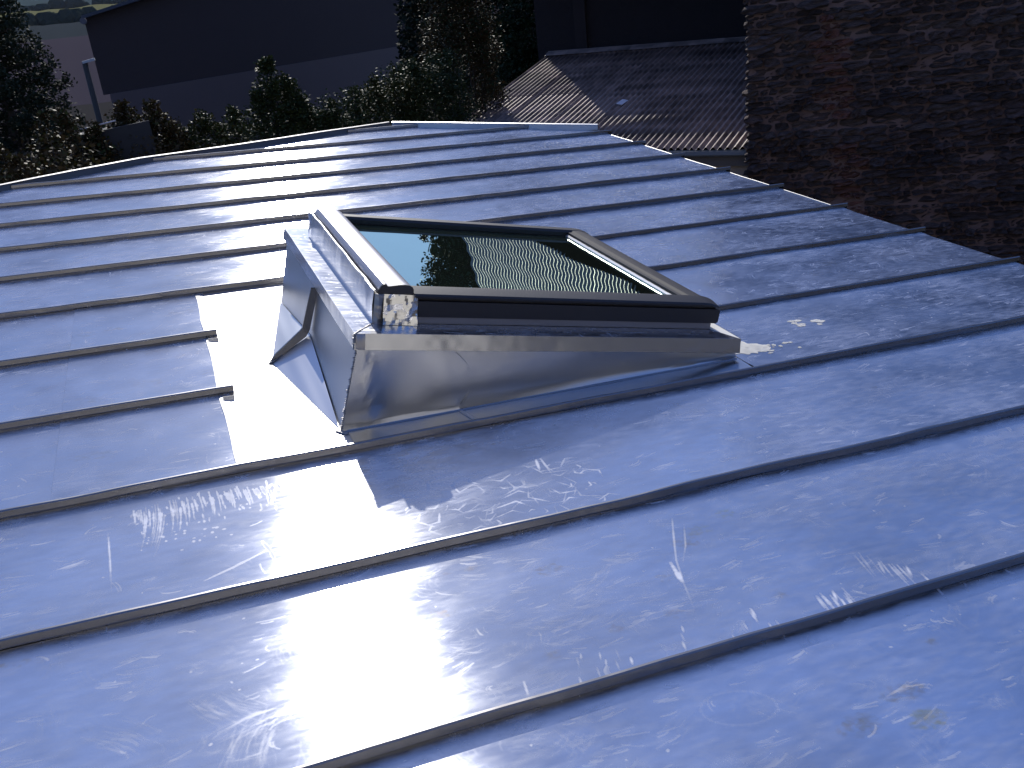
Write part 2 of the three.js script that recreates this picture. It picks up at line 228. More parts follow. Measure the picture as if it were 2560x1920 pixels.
// ---------------------------------------------------------------- ground and far land
{
  const g = new THREE.CircleGeometry(5000, 96).rotateX(-Math.PI / 2);
  const land = c => phy(c, 1, 0, { specularIntensity: 0 });
  const m = mesh('ground', g, land([0.03, 0.028, 0.026])); m.position.y = 0; struct(m);
  // y: bank behind the roof
  function ridge(name, D, a0, a1, hFn, depth, col) {
    const b = new GB(), n = 260, cx = 0.055, cz = 7.984;
    const P = (az, d, y) => { const a = az * Math.PI / 180; return [cx + Math.sin(a) * d, y, cz - Math.cos(a) * d]; };
    for (let i = 0; i < n; i++) {
      const A = a0 + (a1 - a0) * i / n, B = a0 + (a1 - a0) * (i + 1) / n;
      for (let k = 0; k < 8; k++) {
        const f = t => Math.sin(t * Math.PI / 2), t0 = k / 8, t1 = (k + 1) / 8, y = (az, t) => -1 + (hFn(az) + 1) * f(t) + (t > 0 && t < 1 ? (noise(az * 2, t * 5) - 0.5) * hFn(az) * 0.05 : 0);
        b.quad(P(A, D - depth * (1 - t0), y(A, t0)), P(B, D - depth * (1 - t0), y(B, t0)), P(B, D - depth * (1 - t1), y(B, t1)), P(A, D - depth * (1 - t1), y(A, t1)));
      }
      b.quad(P(A, D, hFn(A)), P(B, D, hFn(B)), P(B, D + depth, -1), P(A, D + depth, -1));
    }
    const mm = mesh(name, b.geo(1.2), land(col)); return struct(mm);
  }
  const e = (D, el) => 5.92 + D * Math.tan(el * Math.PI / 180);
  ridge('hill', 2600, -80, 24, az => e(2600, 2.15 - 0.4 * Math.tanh((az + 3) / 7) + 0.22 * (fbm(az * 0.35, 1) - 0.5)), 900, [0.03, 0.045, 0.04]);
  ridge('hill', 1100, -80, 24, az => e(1100, 1.62 + 0.10 * (fbm(az * 0.5, 5) - 0.5)), 420, [0.11, 0.105, 0.045]);
  ridge('hill', 620, -80, 24, az => e(620, 0.95 + 0.25 * (fbm(az * 0.6, 8) - 0.5)), 260, [0.03, 0.035, 0.035]);
  ridge('field', 330, -80, 24, az => e(330, 0.25), 240, [0.042, 0.036, 0.042]);
  // woods on the far slopes: masses of tree crowns
  function wood(D, el, a0, a1, n, size, label) {
    const ico = new THREE.IcosahedronGeometry(1, 1), pos = ico.attributes.position; for (let i = 0; i < pos.count; i++) { const k = 0.8 + 0.4 * hash(Math.round(pos.getX(i) * 50), Math.round(pos.getY(i) * 50), Math.round(pos.getZ(i) * 50)); pos.setXYZ(i, pos.getX(i) * k, pos.getY(i) * k, pos.getZ(i) * k); } ico.computeVertexNormals();
    const im = new THREE.InstancedMesh(ico, land([0.02, 0.028, 0.02]), n), mt = new THREE.Matrix4();
    for (let i = 0; i < n; i++) { const a = rr(a0, a1) * Math.PI / 180, d = D + rr(-0.05, 0.05) * D, s = size * rr(0.6, 1.3); mt.makeScale(s * rr(0.8, 1.4), s, s); mt.setPosition(0.055 + Math.sin(a) * d, e(D, el) + rr(-0.2, 0.5) * s, 7.984 - Math.cos(a) * d); im.setMatrixAt(i, mt); }
    im.name = numbered('wood'); im.castShadow = true; tag(im, label, 'wood'); im.userData.kind = 'stuff'; scene.add(im);
  }
  wood(1100, 1.62, -40, 6, 340, 5, 'line of hazy trees along the top of the yellow field on the far hillside');
  wood(620, 0.98, -40, 6, 600, 4.5, 'dark hazy wood below the yellow field on the far hillside');
}

// ---------------------------------------------------------------- the zinc roof
const L1 = [[-4.0, 2.81], [-0.988, 0.641], [-0.56, 0.331], [-0.076, 0.029], [0.699, -0.225], [1.404, -0.505], [2.078, -0.754]], L2 = [[2.078, -0.754], [2.783, -0.263], [3.634, 0.368]];
const EAVE = 3.62, VEND = 9.6, ULEFT = -4.0;
const roof = roofThing('metal_roofed_building', 'building with a wide shiny zinc standing seam roof filling the foreground', 'building', [0, 0, 0]);
function cutAt(poly, v, side) { for (let i = 0; i + 1 < poly.length; i++) { const [a, b] = [poly[i], poly[i + 1]]; if ((v - a[1]) * (v - b[1]) <= 0 && a[1] !== b[1]) return a[0] + (b[0] - a[0]) * (v - a[1]) / (b[1] - a[1]); } return null; }
const uMin = v => v >= 2.81 ? ULEFT : (cutAt(L1, v) ?? 2.078), uMax = v => v >= 0.36 ? EAVE : (cutAt(L2, v) ?? 2.078);
const APR = { u0: 0.085, u1: 1.93, v0: 3.606, v1: 5.394 };
function panel(v0, v1, lo, hi, near, su, sv, y = 0) {
  const b = new GB(), nv = 6, vs = range(Math.max(v0, -0.75), v1, nv), nu = 40;
  const sag = (t) => 0;
  for (let j = 0; j < nv; j++) for (let i = 0; i < nu; i++) {
    const P = (jj, ii) => { const v = vs[jj], a = lo(v), c = hi(v), u = a + (c - a) * ii / nu, f = (v - v0) / (v1 - v0); const edge = Math.min(f, 1 - f) < 0.001 ? 0.006 : 0; return [[u, y + edge, v], near ? [u, v] : [u + su, v + sv]]; };
    const A = P(j, i), B = P(j, i + 1), C = P(j + 1, i + 1), D = P(j + 1, i); b.quad(D[0], C[0], B[0], A[0], D[1], C[1], B[1], A[1]);
  }
  return b.geo(0.5);
}
for (let k = -2; k < 16; k++) {
  const v0 = k * 0.6 + 0.002, v1 = (k + 1) * 0.6 - 0.002, near = k >= 9 && k <= 11, su = rr(0, 2.4), sv = rr(0, 2.4), mat = near ? M.zincNear : M.zinc;
  if (k >= 6 && k <= 8) {
    mesh('roof_panel', panel(v0, v1, uMin, () => -0.42, false, su, sv), mat, roof);
    mesh('roof_panel', panel(v0, v1, () => -0.419, () => APR.u0 + 0.03, false, su + 0.7, sv + 0.31, 0.0025), mat, roof);
    mesh('roof_panel', panel(v0, v1, () => 1.852, uMax, false, su + 1.7, sv, 0.0075), mat, roof);
  } else mesh('roof_panel', panel(v0, v1, uMin, uMax, near, su, sv), mat, roof);
}
// standing seams: web and folded-over head
const SEAM = [[-0.0035, 0], [-0.0035, 0.0315], [-0.001, 0.0345], [0.0045, 0.0345], [0.0078, 0.0315], [0.0110, 0.0155], [0.0098, 0.0138], [0.0045, 0.0150], [0.0032, 0.012], [0.0032, 0]];
function seamGeo(k, a, b, scale = 1) {
  const v = k * 0.6, n = Math.max(8, Math.round((b - a) / 0.05)), ph = k * 13.7;
  return sweep(SEAM, range(a, b, n), (u, dv, w) => {
    const wob = (noise(u * 2.2, ph) - 0.5) * 0.008 + (noise(u * 9, ph + 5) - 0.5) * 0.003 * (w > 0.015 ? 1 : 0.3), hgt = 1 + (noise(u * 6, ph + 9) - 0.5) * 0.10;
    return [u, w * hgt * scale, v + dv + wob];
  }, 0.5);
}
for (let k = -1; k < 16; k++) {
  const v = k * 0.6, a = v < 2.8 ? uMin(v) : ULEFT, b = v >= 0.36 ? EAVE + 0.03 : uMax(v);
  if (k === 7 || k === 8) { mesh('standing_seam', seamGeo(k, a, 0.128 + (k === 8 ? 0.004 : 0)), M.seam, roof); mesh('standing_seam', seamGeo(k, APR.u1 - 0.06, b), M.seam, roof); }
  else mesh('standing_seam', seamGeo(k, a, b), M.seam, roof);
}
// short upturned tabs below the two cut seams
for (const k of [7, 8]) mesh('seam_tab', sweep([[-0.004, 0.004], [-0.004, 0.016], [0.006, 0.018], [0.008, 0.004]], range(0.09, 0.128, 4), (u, dv, w) => [u, w, k * 0.6 + 0.052 + dv + (u - 0.1) * 0.1], 0.5), M.fresh, roof);
// raised edges along the two far sides, the drip lip along the eave
function edgeGeo(poly, h, rim) {
  const P = poly.map(p => new THREE.Vector2(...p)), n = P.length, out = [];
  for (let i = 0; i < n; i++) { const d1 = i ? P[i].clone().sub(P[i - 1]).normalize() : P[1].clone().sub(P[0]).normalize(), d2 = i < n - 1 ? P[i + 1].clone().sub(P[i]).normalize() : d1; const d = d1.clone().add(d2).normalize(); out.push(new THREE.Vector2(d.y, -d.x)); }
  const st = [], N = 14; for (let i = 0; i + 1 < n; i++) for (let k = 0; k < N; k++) st.push(i + k / N); st.push(n - 1);
  const prof = [[0.004, 0.0], [0.0, 0.0], [0.0, h - 0.012], [-0.006, h - 0.010], [-0.007, h - 0.002], [-0.002, h], [rim, h + 0.002], [rim, -0.25], [rim - 0.008, -0.25], [rim - 0.008, 0]];
  return sweep(prof, st, (s, o, w) => { const i = Math.min(n - 2, Math.floor(s)), t = s - i, p = P[i].clone().lerp(P[i + 1], t), q = out[i].clone().lerp(out[i + 1], t).normalize(); const z = w > 0.02 ? (noise(p.x * 4, p.y * 4, h * 90) - 0.5) * 0.006 : 0; return [p.x + q.x * (o + z), w + z * 0.4, p.y + q.y * (o + z)]; }, 0.5);
}
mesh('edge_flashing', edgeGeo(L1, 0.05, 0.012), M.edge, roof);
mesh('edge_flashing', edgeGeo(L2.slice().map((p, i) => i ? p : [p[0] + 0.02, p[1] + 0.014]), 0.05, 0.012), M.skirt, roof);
for (let i = 0; i < 11; i++) { const v0 = i === 0 ? 0.38 : i * 0.9, v1 = (i + 1) * 0.9 - 0.004; if (v0 > VEND - 0.2) break; mesh('eave_strip', sweep([[0, -0.004], [0, 0.0035], [0.003, 0.0045], [0.005, 0.0035], [0.005, -0.05], [0.004, -0.05], [0.0035, -0.004]], range(v0, Math.min(VEND, v1), 12), (v, x, w) => [EAVE + x, w + (noise(v * 5, 3) - 0.5) * 0.004, v], 0.5), M.lip, roof); }
{ // walls below the roof, closed
  const sh = [[ULEFT + 0.1, VEND - 0.1], [ULEFT + 0.1, 2.9], [-0.95, 0.72], [-0.05, 0.13], [2.07, -0.62], [3.48, 0.46], [3.48, VEND - 0.1]].map(p => roofPoint(p[0], -0.03, p[1])), b = new GB(), loc = p => { const q = p.clone().sub(new THREE.Vector3(0, 5, 0)).applyQuaternion(roofQuat.clone().invert()); return [q.x, q.y, q.z]; };
  sh.forEach((p, i) => { const q = sh[(i + 1) % sh.length], d = v => { const c = v.clone(); c.y = 0; return loc(c); }; b.quad(loc(p), loc(q), d(q), d(p)); });
  const c = sh.map(loc); for (let i = 1; i + 1 < c.length; i++) b.tri(c[0], c[i], c[i + 1]);
  mesh('wall', b.geo(), M.render, roof);
}

// ---------------------------------------------------------------- the skylight
const T0 = [0.485, 0.318];
const T = (a, h, v) => [T0[0] + a * 0.9848 + h * 0.1736, T0[1] - a * 0.1736 + h * 0.9848, v];
const sky = roofThing('skylight', 'dark framed roof window on a sloping zinc upstand amid the metal roof', 'skylight', [1.12, 0, 4.57]);
{
  const sk = (name, g, m, p = sky) => mesh(name, g, m, p);
  const boxT = (a0, a1, h0, h1, v0, v1, ch = 0.0025) => { // chamfered bar across the tilted top plane
    const prof = [[a0 + ch, h0], [a1 - ch, h0], [a1, h0 + ch], [a1, h1 - ch], [a1 - ch, h1], [a0 + ch, h1], [a0, h1 - ch], [a0, h0 + ch]];
    return sweep(prof, [v0, v1], (v, a, h) => T(a, h, v), 0.3);
  };
  // sheet laid flat round the upstand, joint folds on its left edge
  { const b = new GB(), nu = 60, nv = 24;
    const lift = (u, v) => 0.0045 + (u < APR.u0 + 0.02 ? 0.004 * (0.5 + noise(v * 6, 2)) : 0);
    const rim = v => APR.u0 + (noise(v * 7, 4) - 0.5) * 0.008;
    for (let i = 0; i < nu; i++) for (let j = 0; j < nv; j++) { const P = (ii, jj) => { const v = APR.v0 + (APR.v1 - APR.v0) * jj / nv, u = rim(v) + (APR.u1 - rim(v)) * ii / nu; return [u, lift(u, v), v]; }; const A = P(i, j), B = P(i + 1, j), C = P(i + 1, j + 1), D = P(i, j + 1); b.quad(D, C, B, A, [D[0], D[2]], [C[0], C[2]], [B[0], B[2]], [A[0], A[2]]); }
    sk('apron_sheet', b.geo(0.6), M.apron);
    sk('joint_fold', sweep([[0, 0.001], [0, 0.009], [0.007, 0.010], [0.010, 0.004]], range(APR.v0 + 0.01, APR.v1 - 0.01, 40), (v, x, w) => [rim(v) - 0.004 + x, w, v], 0.4), M.lip);
    { const fb = new GB(), F = (u, v) => [u, 0.0068 + (noise(u * 3, v * 9) - 0.5) * 0.0012, v]; for (let i = 0; i < 40; i++) { const ua = 0.43 + i * 0.0355, ub = ua + 0.0355; for (const [va, vb] of [[5.252, 5.30], [5.30, 5.345], [5.345, 5.392]]) fb.quad(F(ua, vb), F(ub, vb), F(ub, va), F(ua, va), [ua, vb], [ub, vb], [ub, va], [ua, va]); } sk('apron_sheet', fb.geo(1), M.apronFront); }
    sk('joint_fold', sweep([[0, 0.005], [0, 0.0088], [0.012, 0.0088], [0.016, 0.005]], range(5.262, 5.39, 10), (v, x, w) => [0.79 + (v - 5.26) * 0.25 + x, w, v], 0.4), M.apron);
  }
  // upstand walls. base corners on the roof, top under the drip edge
  const wallGrid = (P00, P10, P11, P01, nx, ny, bulge) => { const b = new GB(), L = (a, c, t) => a.map((q, i) => q + (c[i] - q) * t); for (let i = 0; i < nx; i++) for (let j = 0; j < ny; j++) { const P = (ii, jj) => { const p = L(L(P00, P10, ii / nx), L(P01, P11, ii / nx), jj / ny); return bulge ? bulge(p, ii / nx, jj / ny) : p; }; const q = [P(i, j), P(i + 1, j), P(i + 1, j + 1), P(i, j + 1)]; b.quad(...q, [q[0][0] + q[0][2], q[0][1]], [q[1][0] + q[1][2], q[1][1]], [q[2][0] + q[2][2], q[2][1]], [q[3][0] + q[3][2], q[3][1]]); } return b.geo(0.8); };
  const foot = (p, i, j) => { const f = Math.max(0, 1 - j * 12); return p.map((c, k) => k === 2 ? c + 0.006 * f * f + 0.006 * Math.sin(i * 7 + 1) * Math.sin(j * 3.1) : c); };
  const tl = T(0.012, -0.045, 5.238), tr = T(1.386, -0.045, 5.238), bl = T(0.012, -0.045, 3.85), br = T(1.386, -0.045, 3.85);
  const B = { fl: [0.412, 0.005, 5.246], fr: [1.846, 0.005, 5.246], bl: [0.425, 0.005, 3.885], br: [1.846, 0.005, 3.85] };
  const mid = T(0.30, -0.045, 5.238);
  const dent = (p, i, j) => { const q = foot(p, i, j), m = Math.exp(-(((p[0] - 0.505) / 0.038) ** 2)) * Math.min(1, j * 4) * Math.min(1, (1 - j) * 12); q[2] += m * (0.010 * (1 - j) + 0.008 * (fbm(p[0] * 38, p[1] * 22, 3, 3) - 0.5)); return q; };
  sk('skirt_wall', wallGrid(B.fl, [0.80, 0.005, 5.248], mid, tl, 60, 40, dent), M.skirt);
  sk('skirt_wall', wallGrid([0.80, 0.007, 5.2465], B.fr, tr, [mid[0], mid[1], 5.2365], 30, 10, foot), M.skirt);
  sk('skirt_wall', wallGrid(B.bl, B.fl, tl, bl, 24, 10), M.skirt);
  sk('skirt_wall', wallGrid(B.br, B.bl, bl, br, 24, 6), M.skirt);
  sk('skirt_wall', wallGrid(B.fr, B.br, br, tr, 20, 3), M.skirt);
  // overlap seam of the two front sheets, curved
  sk('sheet_lap', sweep([[0, 0], [0, 0.002], [0.008, 0.002], [0.010, 0]], range(0, 1, 16), (t, x, w) => { const a = 0.305 + 0.11 * Math.sin(t * 1.35), top = T(a, -0.05, 0), u = top[0] + (0.80 - top[0]) * t * 0.98 + 0.02 * Math.sin(t * 3.1), y = top[1] * (1 - t) + 0.02 * t; return [u + x, y, 5.2405 + t * 0.008 + 0.012 * Math.max(0, t - 0.8) + w]; }, 0.4), M.skirt);
  // base welt along the foot of the front wall
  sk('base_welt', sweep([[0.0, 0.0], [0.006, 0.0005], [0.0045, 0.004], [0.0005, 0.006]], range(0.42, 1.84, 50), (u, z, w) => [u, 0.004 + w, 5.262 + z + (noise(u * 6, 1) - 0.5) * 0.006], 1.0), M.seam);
  // ledge: four mitred strips with folded fascias
  const O = { a0: 0, a1: 1.398, v0: 3.83, v1: 5.249 }, I = { a0: 0.078, a1: 1.336, v0: 3.99, v1: 5.146 };
  const ledge = (o1, o2, i2, i1) => { const b = new GB(), n = 14, L = (p, q, t) => [p[0] + (q[0] - p[0]) * t, p[1] + (q[1] - p[1]) * t]; for (let k = 0; k < n; k++) { const q = [L(o1, o2, k / n), L(o1, o2, (k + 1) / n), L(i1, i2, (k + 1) / n), L(i1, i2, k / n)]; b.quad(T(q[0][0], 0, q[0][1]), T(q[1][0], 0, q[1][1]), T(q[2][0], 0, q[2][1]), T(q[3][0], 0, q[3][1]), ...q); } return b.geo(0.5); };
  const ledgeZ = M.zinc.clone(); ledgeZ.anisotropy = 0; ledgeZ.bumpScale = 0.0015;
  sk('ledge_flashing', ledge([O.a0, O.v0], [O.a0, O.v1], [I.a0, I.v1], [I.a0, I.v0]), ledgeZ);
  sk('ledge_flashing', ledge([O.a0, O.v1], [O.a1, O.v1], [I.a1, I.v1], [I.a0, I.v1]), ledgeZ);
  const rl = sk('ledge_flashing', ledge([O.a1, O.v1], [O.a1, O.v0], [I.a1, I.v0], [I.a1, I.v1]), M.residue); rl.userData.label = 'chalky pale flashing strip';
  sk('ledge_flashing', ledge([O.a1, O.v0], [O.a0, O.v0], [I.a0, I.v0], [I.a1, I.v0]), ledgeZ);
  const fas = [[0.0012, 0.0004], [0.0012, -0.049], [-0.004, -0.0515], [-0.0045, -0.050], [-0.001, -0.0475], [-0.001, 0.0004]];
  const fasF = fas.map(([x, h]) => [x - h * 0.25, h]);
  const bow = (s) => (noise(s * 5, 8) - 0.5) * 0.003;
  sk('drip_fascia', sweep(fasF, range(O.a0, O.a1, 30), (a, x, h) => T(a, h, O.v1 - 0.004 + x + bow(a)), 0.5), M.fresh);
  sk('drip_fascia', sweep(fas, range(O.v0, O.v1, 30), (v, x, h) => T(O.a0 - x - bow(v), h, v), 0.5), M.fresh);
  sk('drip_fascia', sweep(fas, range(O.v0, O.v1, 30), (v, x, h) => T(O.a1 + x, h, v), 0.5), M.fresh);
  sk('drip_fascia', sweep(fas, range(O.a0, O.a1, 30), (a, x, h) => T(a, h, O.v0 - x), 0.5), M.fresh);
  // solder beads: on the mitre, on the fascia corner, down the corner of the upstand
  const bead = (n, pos, r, m = M.solder) => { const gs = []; for (let i = 0; i < n; i++) { const g = new THREE.SphereGeometry(r * rr(0.7, 1.25), 7, 5); g.scale(rr(0.9, 1.6), rr(0.5, 0.8), rr(0.9, 1.4)); const p = pos(i / (n - 1)); g.translate(p[0] + rr(-1, 1) * r * 0.3, p[1], p[2] + rr(-1, 1) * r * 0.3); gs.push(g); } sk('solder_bead', mergeGeometries(gs), m); };
  bead(13, t => T(0.004 + 0.072 * t, 0.0005, 5.244 - 0.098 * t), 0.004);
  bead(12, t => T(0.0, -0.002 - 0.046 * t, 5.2495), 0.0045);
  bead(40, t => [tl[0] + (B.fl[0] - tl[0]) * t - 0.001, tl[1] + (0.006 - tl[1]) * t, tl[2] + (B.fl[2] - tl[2]) * t + 0.001], 0.0042);
  bead(8, t => [B.fl[0] + (t - 0.5) * 0.02, 0.007, 5.25 + t * 0.03], 0.006);
  sk('solder_band', sweep([[0.0012, -0.001], [0.004, -0.004], [0.0045, -0.042], [0.0012, -0.048]], range(0.003, 0.032, 8), (a, x, h) => T(a, h, O.v1 - 0.004 - h * 0.25 + x + (noise(a * 180, h * 90) - 0.5) * 0.002 + bow(a)), 1.0), M.solder);
  // cricket on the uphill side: two planes and a standing fin
  const A = [0.289, 0.006, 4.583], Bp = [0.4392, 0.092, 4.583];
  const q1 = new GB(); q1.tri(A, [B.bl[0] - 0.004, 0.007, B.bl[2]], Bp, [0, 0], [0.7, 0], [0.7, 0.2]); sk('cricket_plane', q1.geo(), M.apron);
  const q2 = new GB(); q2.tri(A, Bp, [B.fl[0] - 0.004, 0.007, B.fl[2] - 0.01], [0, 0], [0.7, 0.2], [0.7, 0]); sk('cricket_plane', q2.geo(), M.apron);
  { const topW = T(0.012, -0.05, 4.583), path = [[A[0] - 0.012, A[1] - 0.004], [A[0] + 0.02, A[1] + 0.010], [Bp[0] - 0.015, Bp[1] - 0.004], [Bp[0] + 0.001, Bp[1] + 0.02], [topW[0] + 0.001, topW[1]]], off = [[0, 0.001], [-0.006, 0.020], [-0.022, 0.024], [-0.027, 0.010], [-0.026, 0.002]], b = new GB();
    const th = 0.0045; for (let i = 0; i + 1 < path.length; i++) { const lo0 = path[i], lo1 = path[i + 1], hi0 = [lo0[0] + off[i][0], lo0[1] + off[i][1]], hi1 = [lo1[0] + off[i + 1][0], lo1[1] + off[i + 1][1]]; const V = (p, z) => [p[0], p[1], 4.583 + z];
      b.quad(V(lo0, th), V(lo1, th), V(hi1, th), V(hi0, th)); b.quad(V(hi0, -th), V(hi1, -th), V(lo1, -th), V(lo0, -th)); b.quad(V(hi0, th), V(hi1, th), V(hi1, -th), V(hi0, -th)); }
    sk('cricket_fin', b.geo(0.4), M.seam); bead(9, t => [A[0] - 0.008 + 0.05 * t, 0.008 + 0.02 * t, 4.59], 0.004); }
  // zinc strip standing against the left side of the frame, with a wavy top edge
  { const b = new GB(), n = 36; const V = range(3.985, 5.146, n), top = v => 0.108 + (noise(v * 9, 3) - 0.5) * 0.006, kink = v => v < 4.10 ? (4.10 - v) * 0.12 * Math.sin((v - 3.98) * 50) : 0;
    const prof = [v => [0.0775, 0.0], v => [0.0745, 0.022], v => [0.0715 + kink(v), 0.06], v => [0.0735 - kink(v), top(v)], v => [0.079 - kink(v), top(v) + 0.002]];
    for (let i = 0; i < n; i++) for (let j = 0; j + 1 < prof.length; j++) { const P = (v, k) => T(...prof[k](v), v), uv = (v, k) => [v, k * 0.03]; b.quad(P(V[i], j), P(V[i + 1], j), P(V[i + 1], j + 1), P(V[i], j + 1), uv(V[i], j), uv(V[i + 1], j), uv(V[i + 1], j + 1), uv(V[i], j + 1)); }
    sk('side_flashing', b.geo(0.5), M.fresh);
    sk('flashing_lip', sweep([[0, 0], [0.003, 0.002], [0.006, 0], [0.003, -0.002]], V, (v, x, y) => T(0.0745 - kink(v) + x, top(v) + 0.002 + y, v), 1.2), M.lip); }
  // crumpled zinc corner plate with its nick
  { const b = new GB(), n = 26, dz = (a, h) => 0.010 * (fbm(a * 26, h * 22 + 3, 2, 3) - 0.5) + 0.006 * (fbm(a * 70 + 4, h * 60, 5, 2) - 0.5) + 0.006 * Math.exp(-((h - 0.01) ** 2) / 0.0002) * noise(a * 120, 4);
    for (let i = 0; i < n; i++) for (let j = 0; j < n; j++) { const P = (ii, jj) => { const a = 0.106 + 0.111 * ii / n, h = 0.001 + 0.096 * jj / n; return T(a, h, 5.1475 + dz(a, h) + (0.097 - h) * 0.16); }; b.quad(P(i, j), P(i + 1, j), P(i + 1, j + 1), P(i, j + 1)); }
    const cp = sk('corner_plate', b.geo(1.5), M.foil);
    sk('nick', boxT(0.188, 0.203, 0.055, 0.067, 5.146, 5.1535, 0.003), M.plastic, sky);
    sk('corner_strip', sweep([[0.0775, 0], [0.107, 0], [0.107, 0.008], [0.090, 0.012], [0.0775, 0.004]], range(0.0, 0.0965, 14), (h, a, z) => T(a, h, 5.1415 + z + (noise(h * 160, a * 90) - 0.5) * 0.004), 0.8), M.solder);
  }
  // window frame: base, sash, covers, glass
  sk('base_frame', boxT(0.20, 1.334, 0.0, 0.0225, 5.04, 5.140), M.greyBase);
  sk('base_frame', boxT(1.26, 1.334, 0.0005, 0.0225, 4.00, 5.0395), M.greyBase);
  sk('base_frame', boxT(0.085, 1.334, 0.0, 0.0225, 3.998, 4.055), M.greyBase);
  sk('sash_rail', boxT(0.19, 1.357, 0.0245, 0.0765, 5.03, 5.1475, 0.006), M.black);
  sk('sash_rail', boxT(1.235, 1.355, 0.0245, 0.0765, 4.04, 5.0295, 0.006), M.black);
  sk('sash_rail', boxT(0.10, 1.355, 0.0245, 0.0765, 3.992, 4.0395, 0.004), M.black);
  sk('sash_rail', boxT(0.082, 0.20, 0.0, 0.094, 4.0555, 5.128, 0.003), M.plastic);
  sk('groove', boxT(0.20, 1.345, 0.0768, 0.0868, 5.05, 5.132, 0.001), M.plastic);
  const cov = (prof, st, f, m, n = 'cover_profile') => sk(n, sweep(prof, st, f, 0.45), m);
  // front cover: profile in (v, h), right end drawn to a point
  cov([[5.078, 0.087], [5.149, 0.087], [5.150, 0.094], [5.144, 0.100], [5.098, 0.1085], [5.084, 0.1095], [5.078, 0.106]], [0.205, 0.6, 1.0, 1.29, 1.315, 1.337, 1.350], (a, v, h) => { const e = Math.max(0, a - 1.29) / 0.06; return T(a, h - e * e * 0.012 * (h > 0.09 ? 1 : 0), v); }, M.black);
  cov([[3.986, 0.080], [4.040, 0.078], [4.046, 0.096], [4.036, 0.106], [4.000, 0.108], [3.988, 0.100]], [0.15, 0.5, 0.9, 1.29, 1.315, 1.345, 1.352], (a, v, h) => { const e = Math.max(0, a - 1.28) / 0.07; return T(a, h - e * e * 0.014 * (h > 0.09 ? 1 : 0), v); }, M.black);
  cov([[1.238, 0.078], [1.338, 0.078], [1.342, 0.088], [1.326, 0.100], [1.290, 0.106], [1.262, 0.105], [1.254, 0.097], [1.238, 0.096]], [4.0465, 5.0775], (v, a, h) => T(a, h, v), M.darkCap);
  cov([[1.2275, 0.0758], [1.2372, 0.0758], [1.2372, 0.086], [1.232, 0.086], [1.2275, 0.080]], range(4.047, 5.077, 60), (v, a, h) => T(a, h + (noise(v * 120, 1) - 0.5) * 0.0012, v), M.silver, 'gasket');
  // left cover: rounded bead and broad silver slope, dark end cap in front
  const CAP = [[0.0885, 0.0965], [0.0895, 0.108], [0.0960, 0.1205], [0.1030, 0.1270], [0.1090, 0.1285], [0.1140, 0.1265], [0.1165, 0.1215], [0.1215, 0.1210], [0.150, 0.1262], [0.172, 0.1275], [0.186, 0.1255], [0.196, 0.1205], [0.200, 0.113], [0.200, 0.0965]];
  cov(CAP, range(4.018, 5.1395, 20), (v, a, h) => T(a, h, v), M.greyCap);
  cov(CAP.map(([a, h]) => [0.144 + (a - 0.144) * 1.02, h + 0.0005]), [5.1398, 5.1465], (v, a, h) => T(a, h, v), M.plastic, 'end_cap');
  sk('glass_pane', boxT(0.2005, 1.2365, 0.0700, 0.0757, 4.0405, 5.0295, 0.0005), M.glass);
  sk('added_dark_lining', boxT(0.2, 1.23, -0.03, -0.025, 4.06, 5.03, 0.001), M.shaftShade);  // near-black sheets added under the glass to stand for the unlit shaft
  for (const g of [[0.2, 0.205, 4.06, 5.03], [1.226, 1.2305, 4.06, 5.03]]) sk('added_dark_lining', boxT(g[0], g[1], -0.0245, 0.0235, g[2], g[3], 0.001), M.shaftShade);
  sk('added_dark_lining', boxT(0.206, 1.225, -0.0245, 0.0235, 5.022, 5.0295, 0.001), M.shaftShade); sk('added_dark_lining', boxT(0.206, 1.225, -0.0245, 0.0235, 4.0602, 4.066, 0.001), M.shaftShade);
  // pale flux stain below the lower right corner
  { const b = new GB(), blob = (cx, cy, rx, ry, n, sd) => { const R = t => 0.72 + 0.6 * noise(Math.cos(t) * 1.5 + sd, Math.sin(t) * 1.5 + sd) + 0.25 * (noise(Math.cos(t) * 6 + sd, Math.sin(t) * 6) - 0.5); for (let i = 0; i < n; i++) { const P = k => { const t = k / n * 6.2832; return [Math.max(1.853, cx + Math.cos(t) * R(t) * rx), 0.0084, cy + Math.sin(t) * R(t) * ry]; }; b.tri([cx, 0.0095, cy], P(i + 1), P(i)); } };
    blob(1.915, 5.19, 0.075, 0.07, 60, 3); blob(1.98, 5.215, 0.035, 0.03, 40, 9); for (let i = 0; i < 16; i++) blob(1.93 + rr(0, 0.18), 5.2 + rr(-0.06, 0.08), rr(0.004, 0.013), rr(0.003, 0.009), 12, i);
    for (let i = 0; i < 9; i++) blob(2.29 + rr(-0.05, 0.06), 5.06 + rr(-0.04, 0.04), rr(0.008, 0.022), rr(0.006, 0.012), 12, i + 30);
    const fs = sk('flux_stain', b.geo(1), M.residue); fs.userData.kind = 'stuff'; }
}

// ---------------------------------------------------------------- buildings behind
const CAM = camera.position;
const onGround = (az, d) => { const a = az * Math.PI / 180; return [CAM.x + Math.sin(a) * d, CAM.z - Math.cos(a) * d]; };
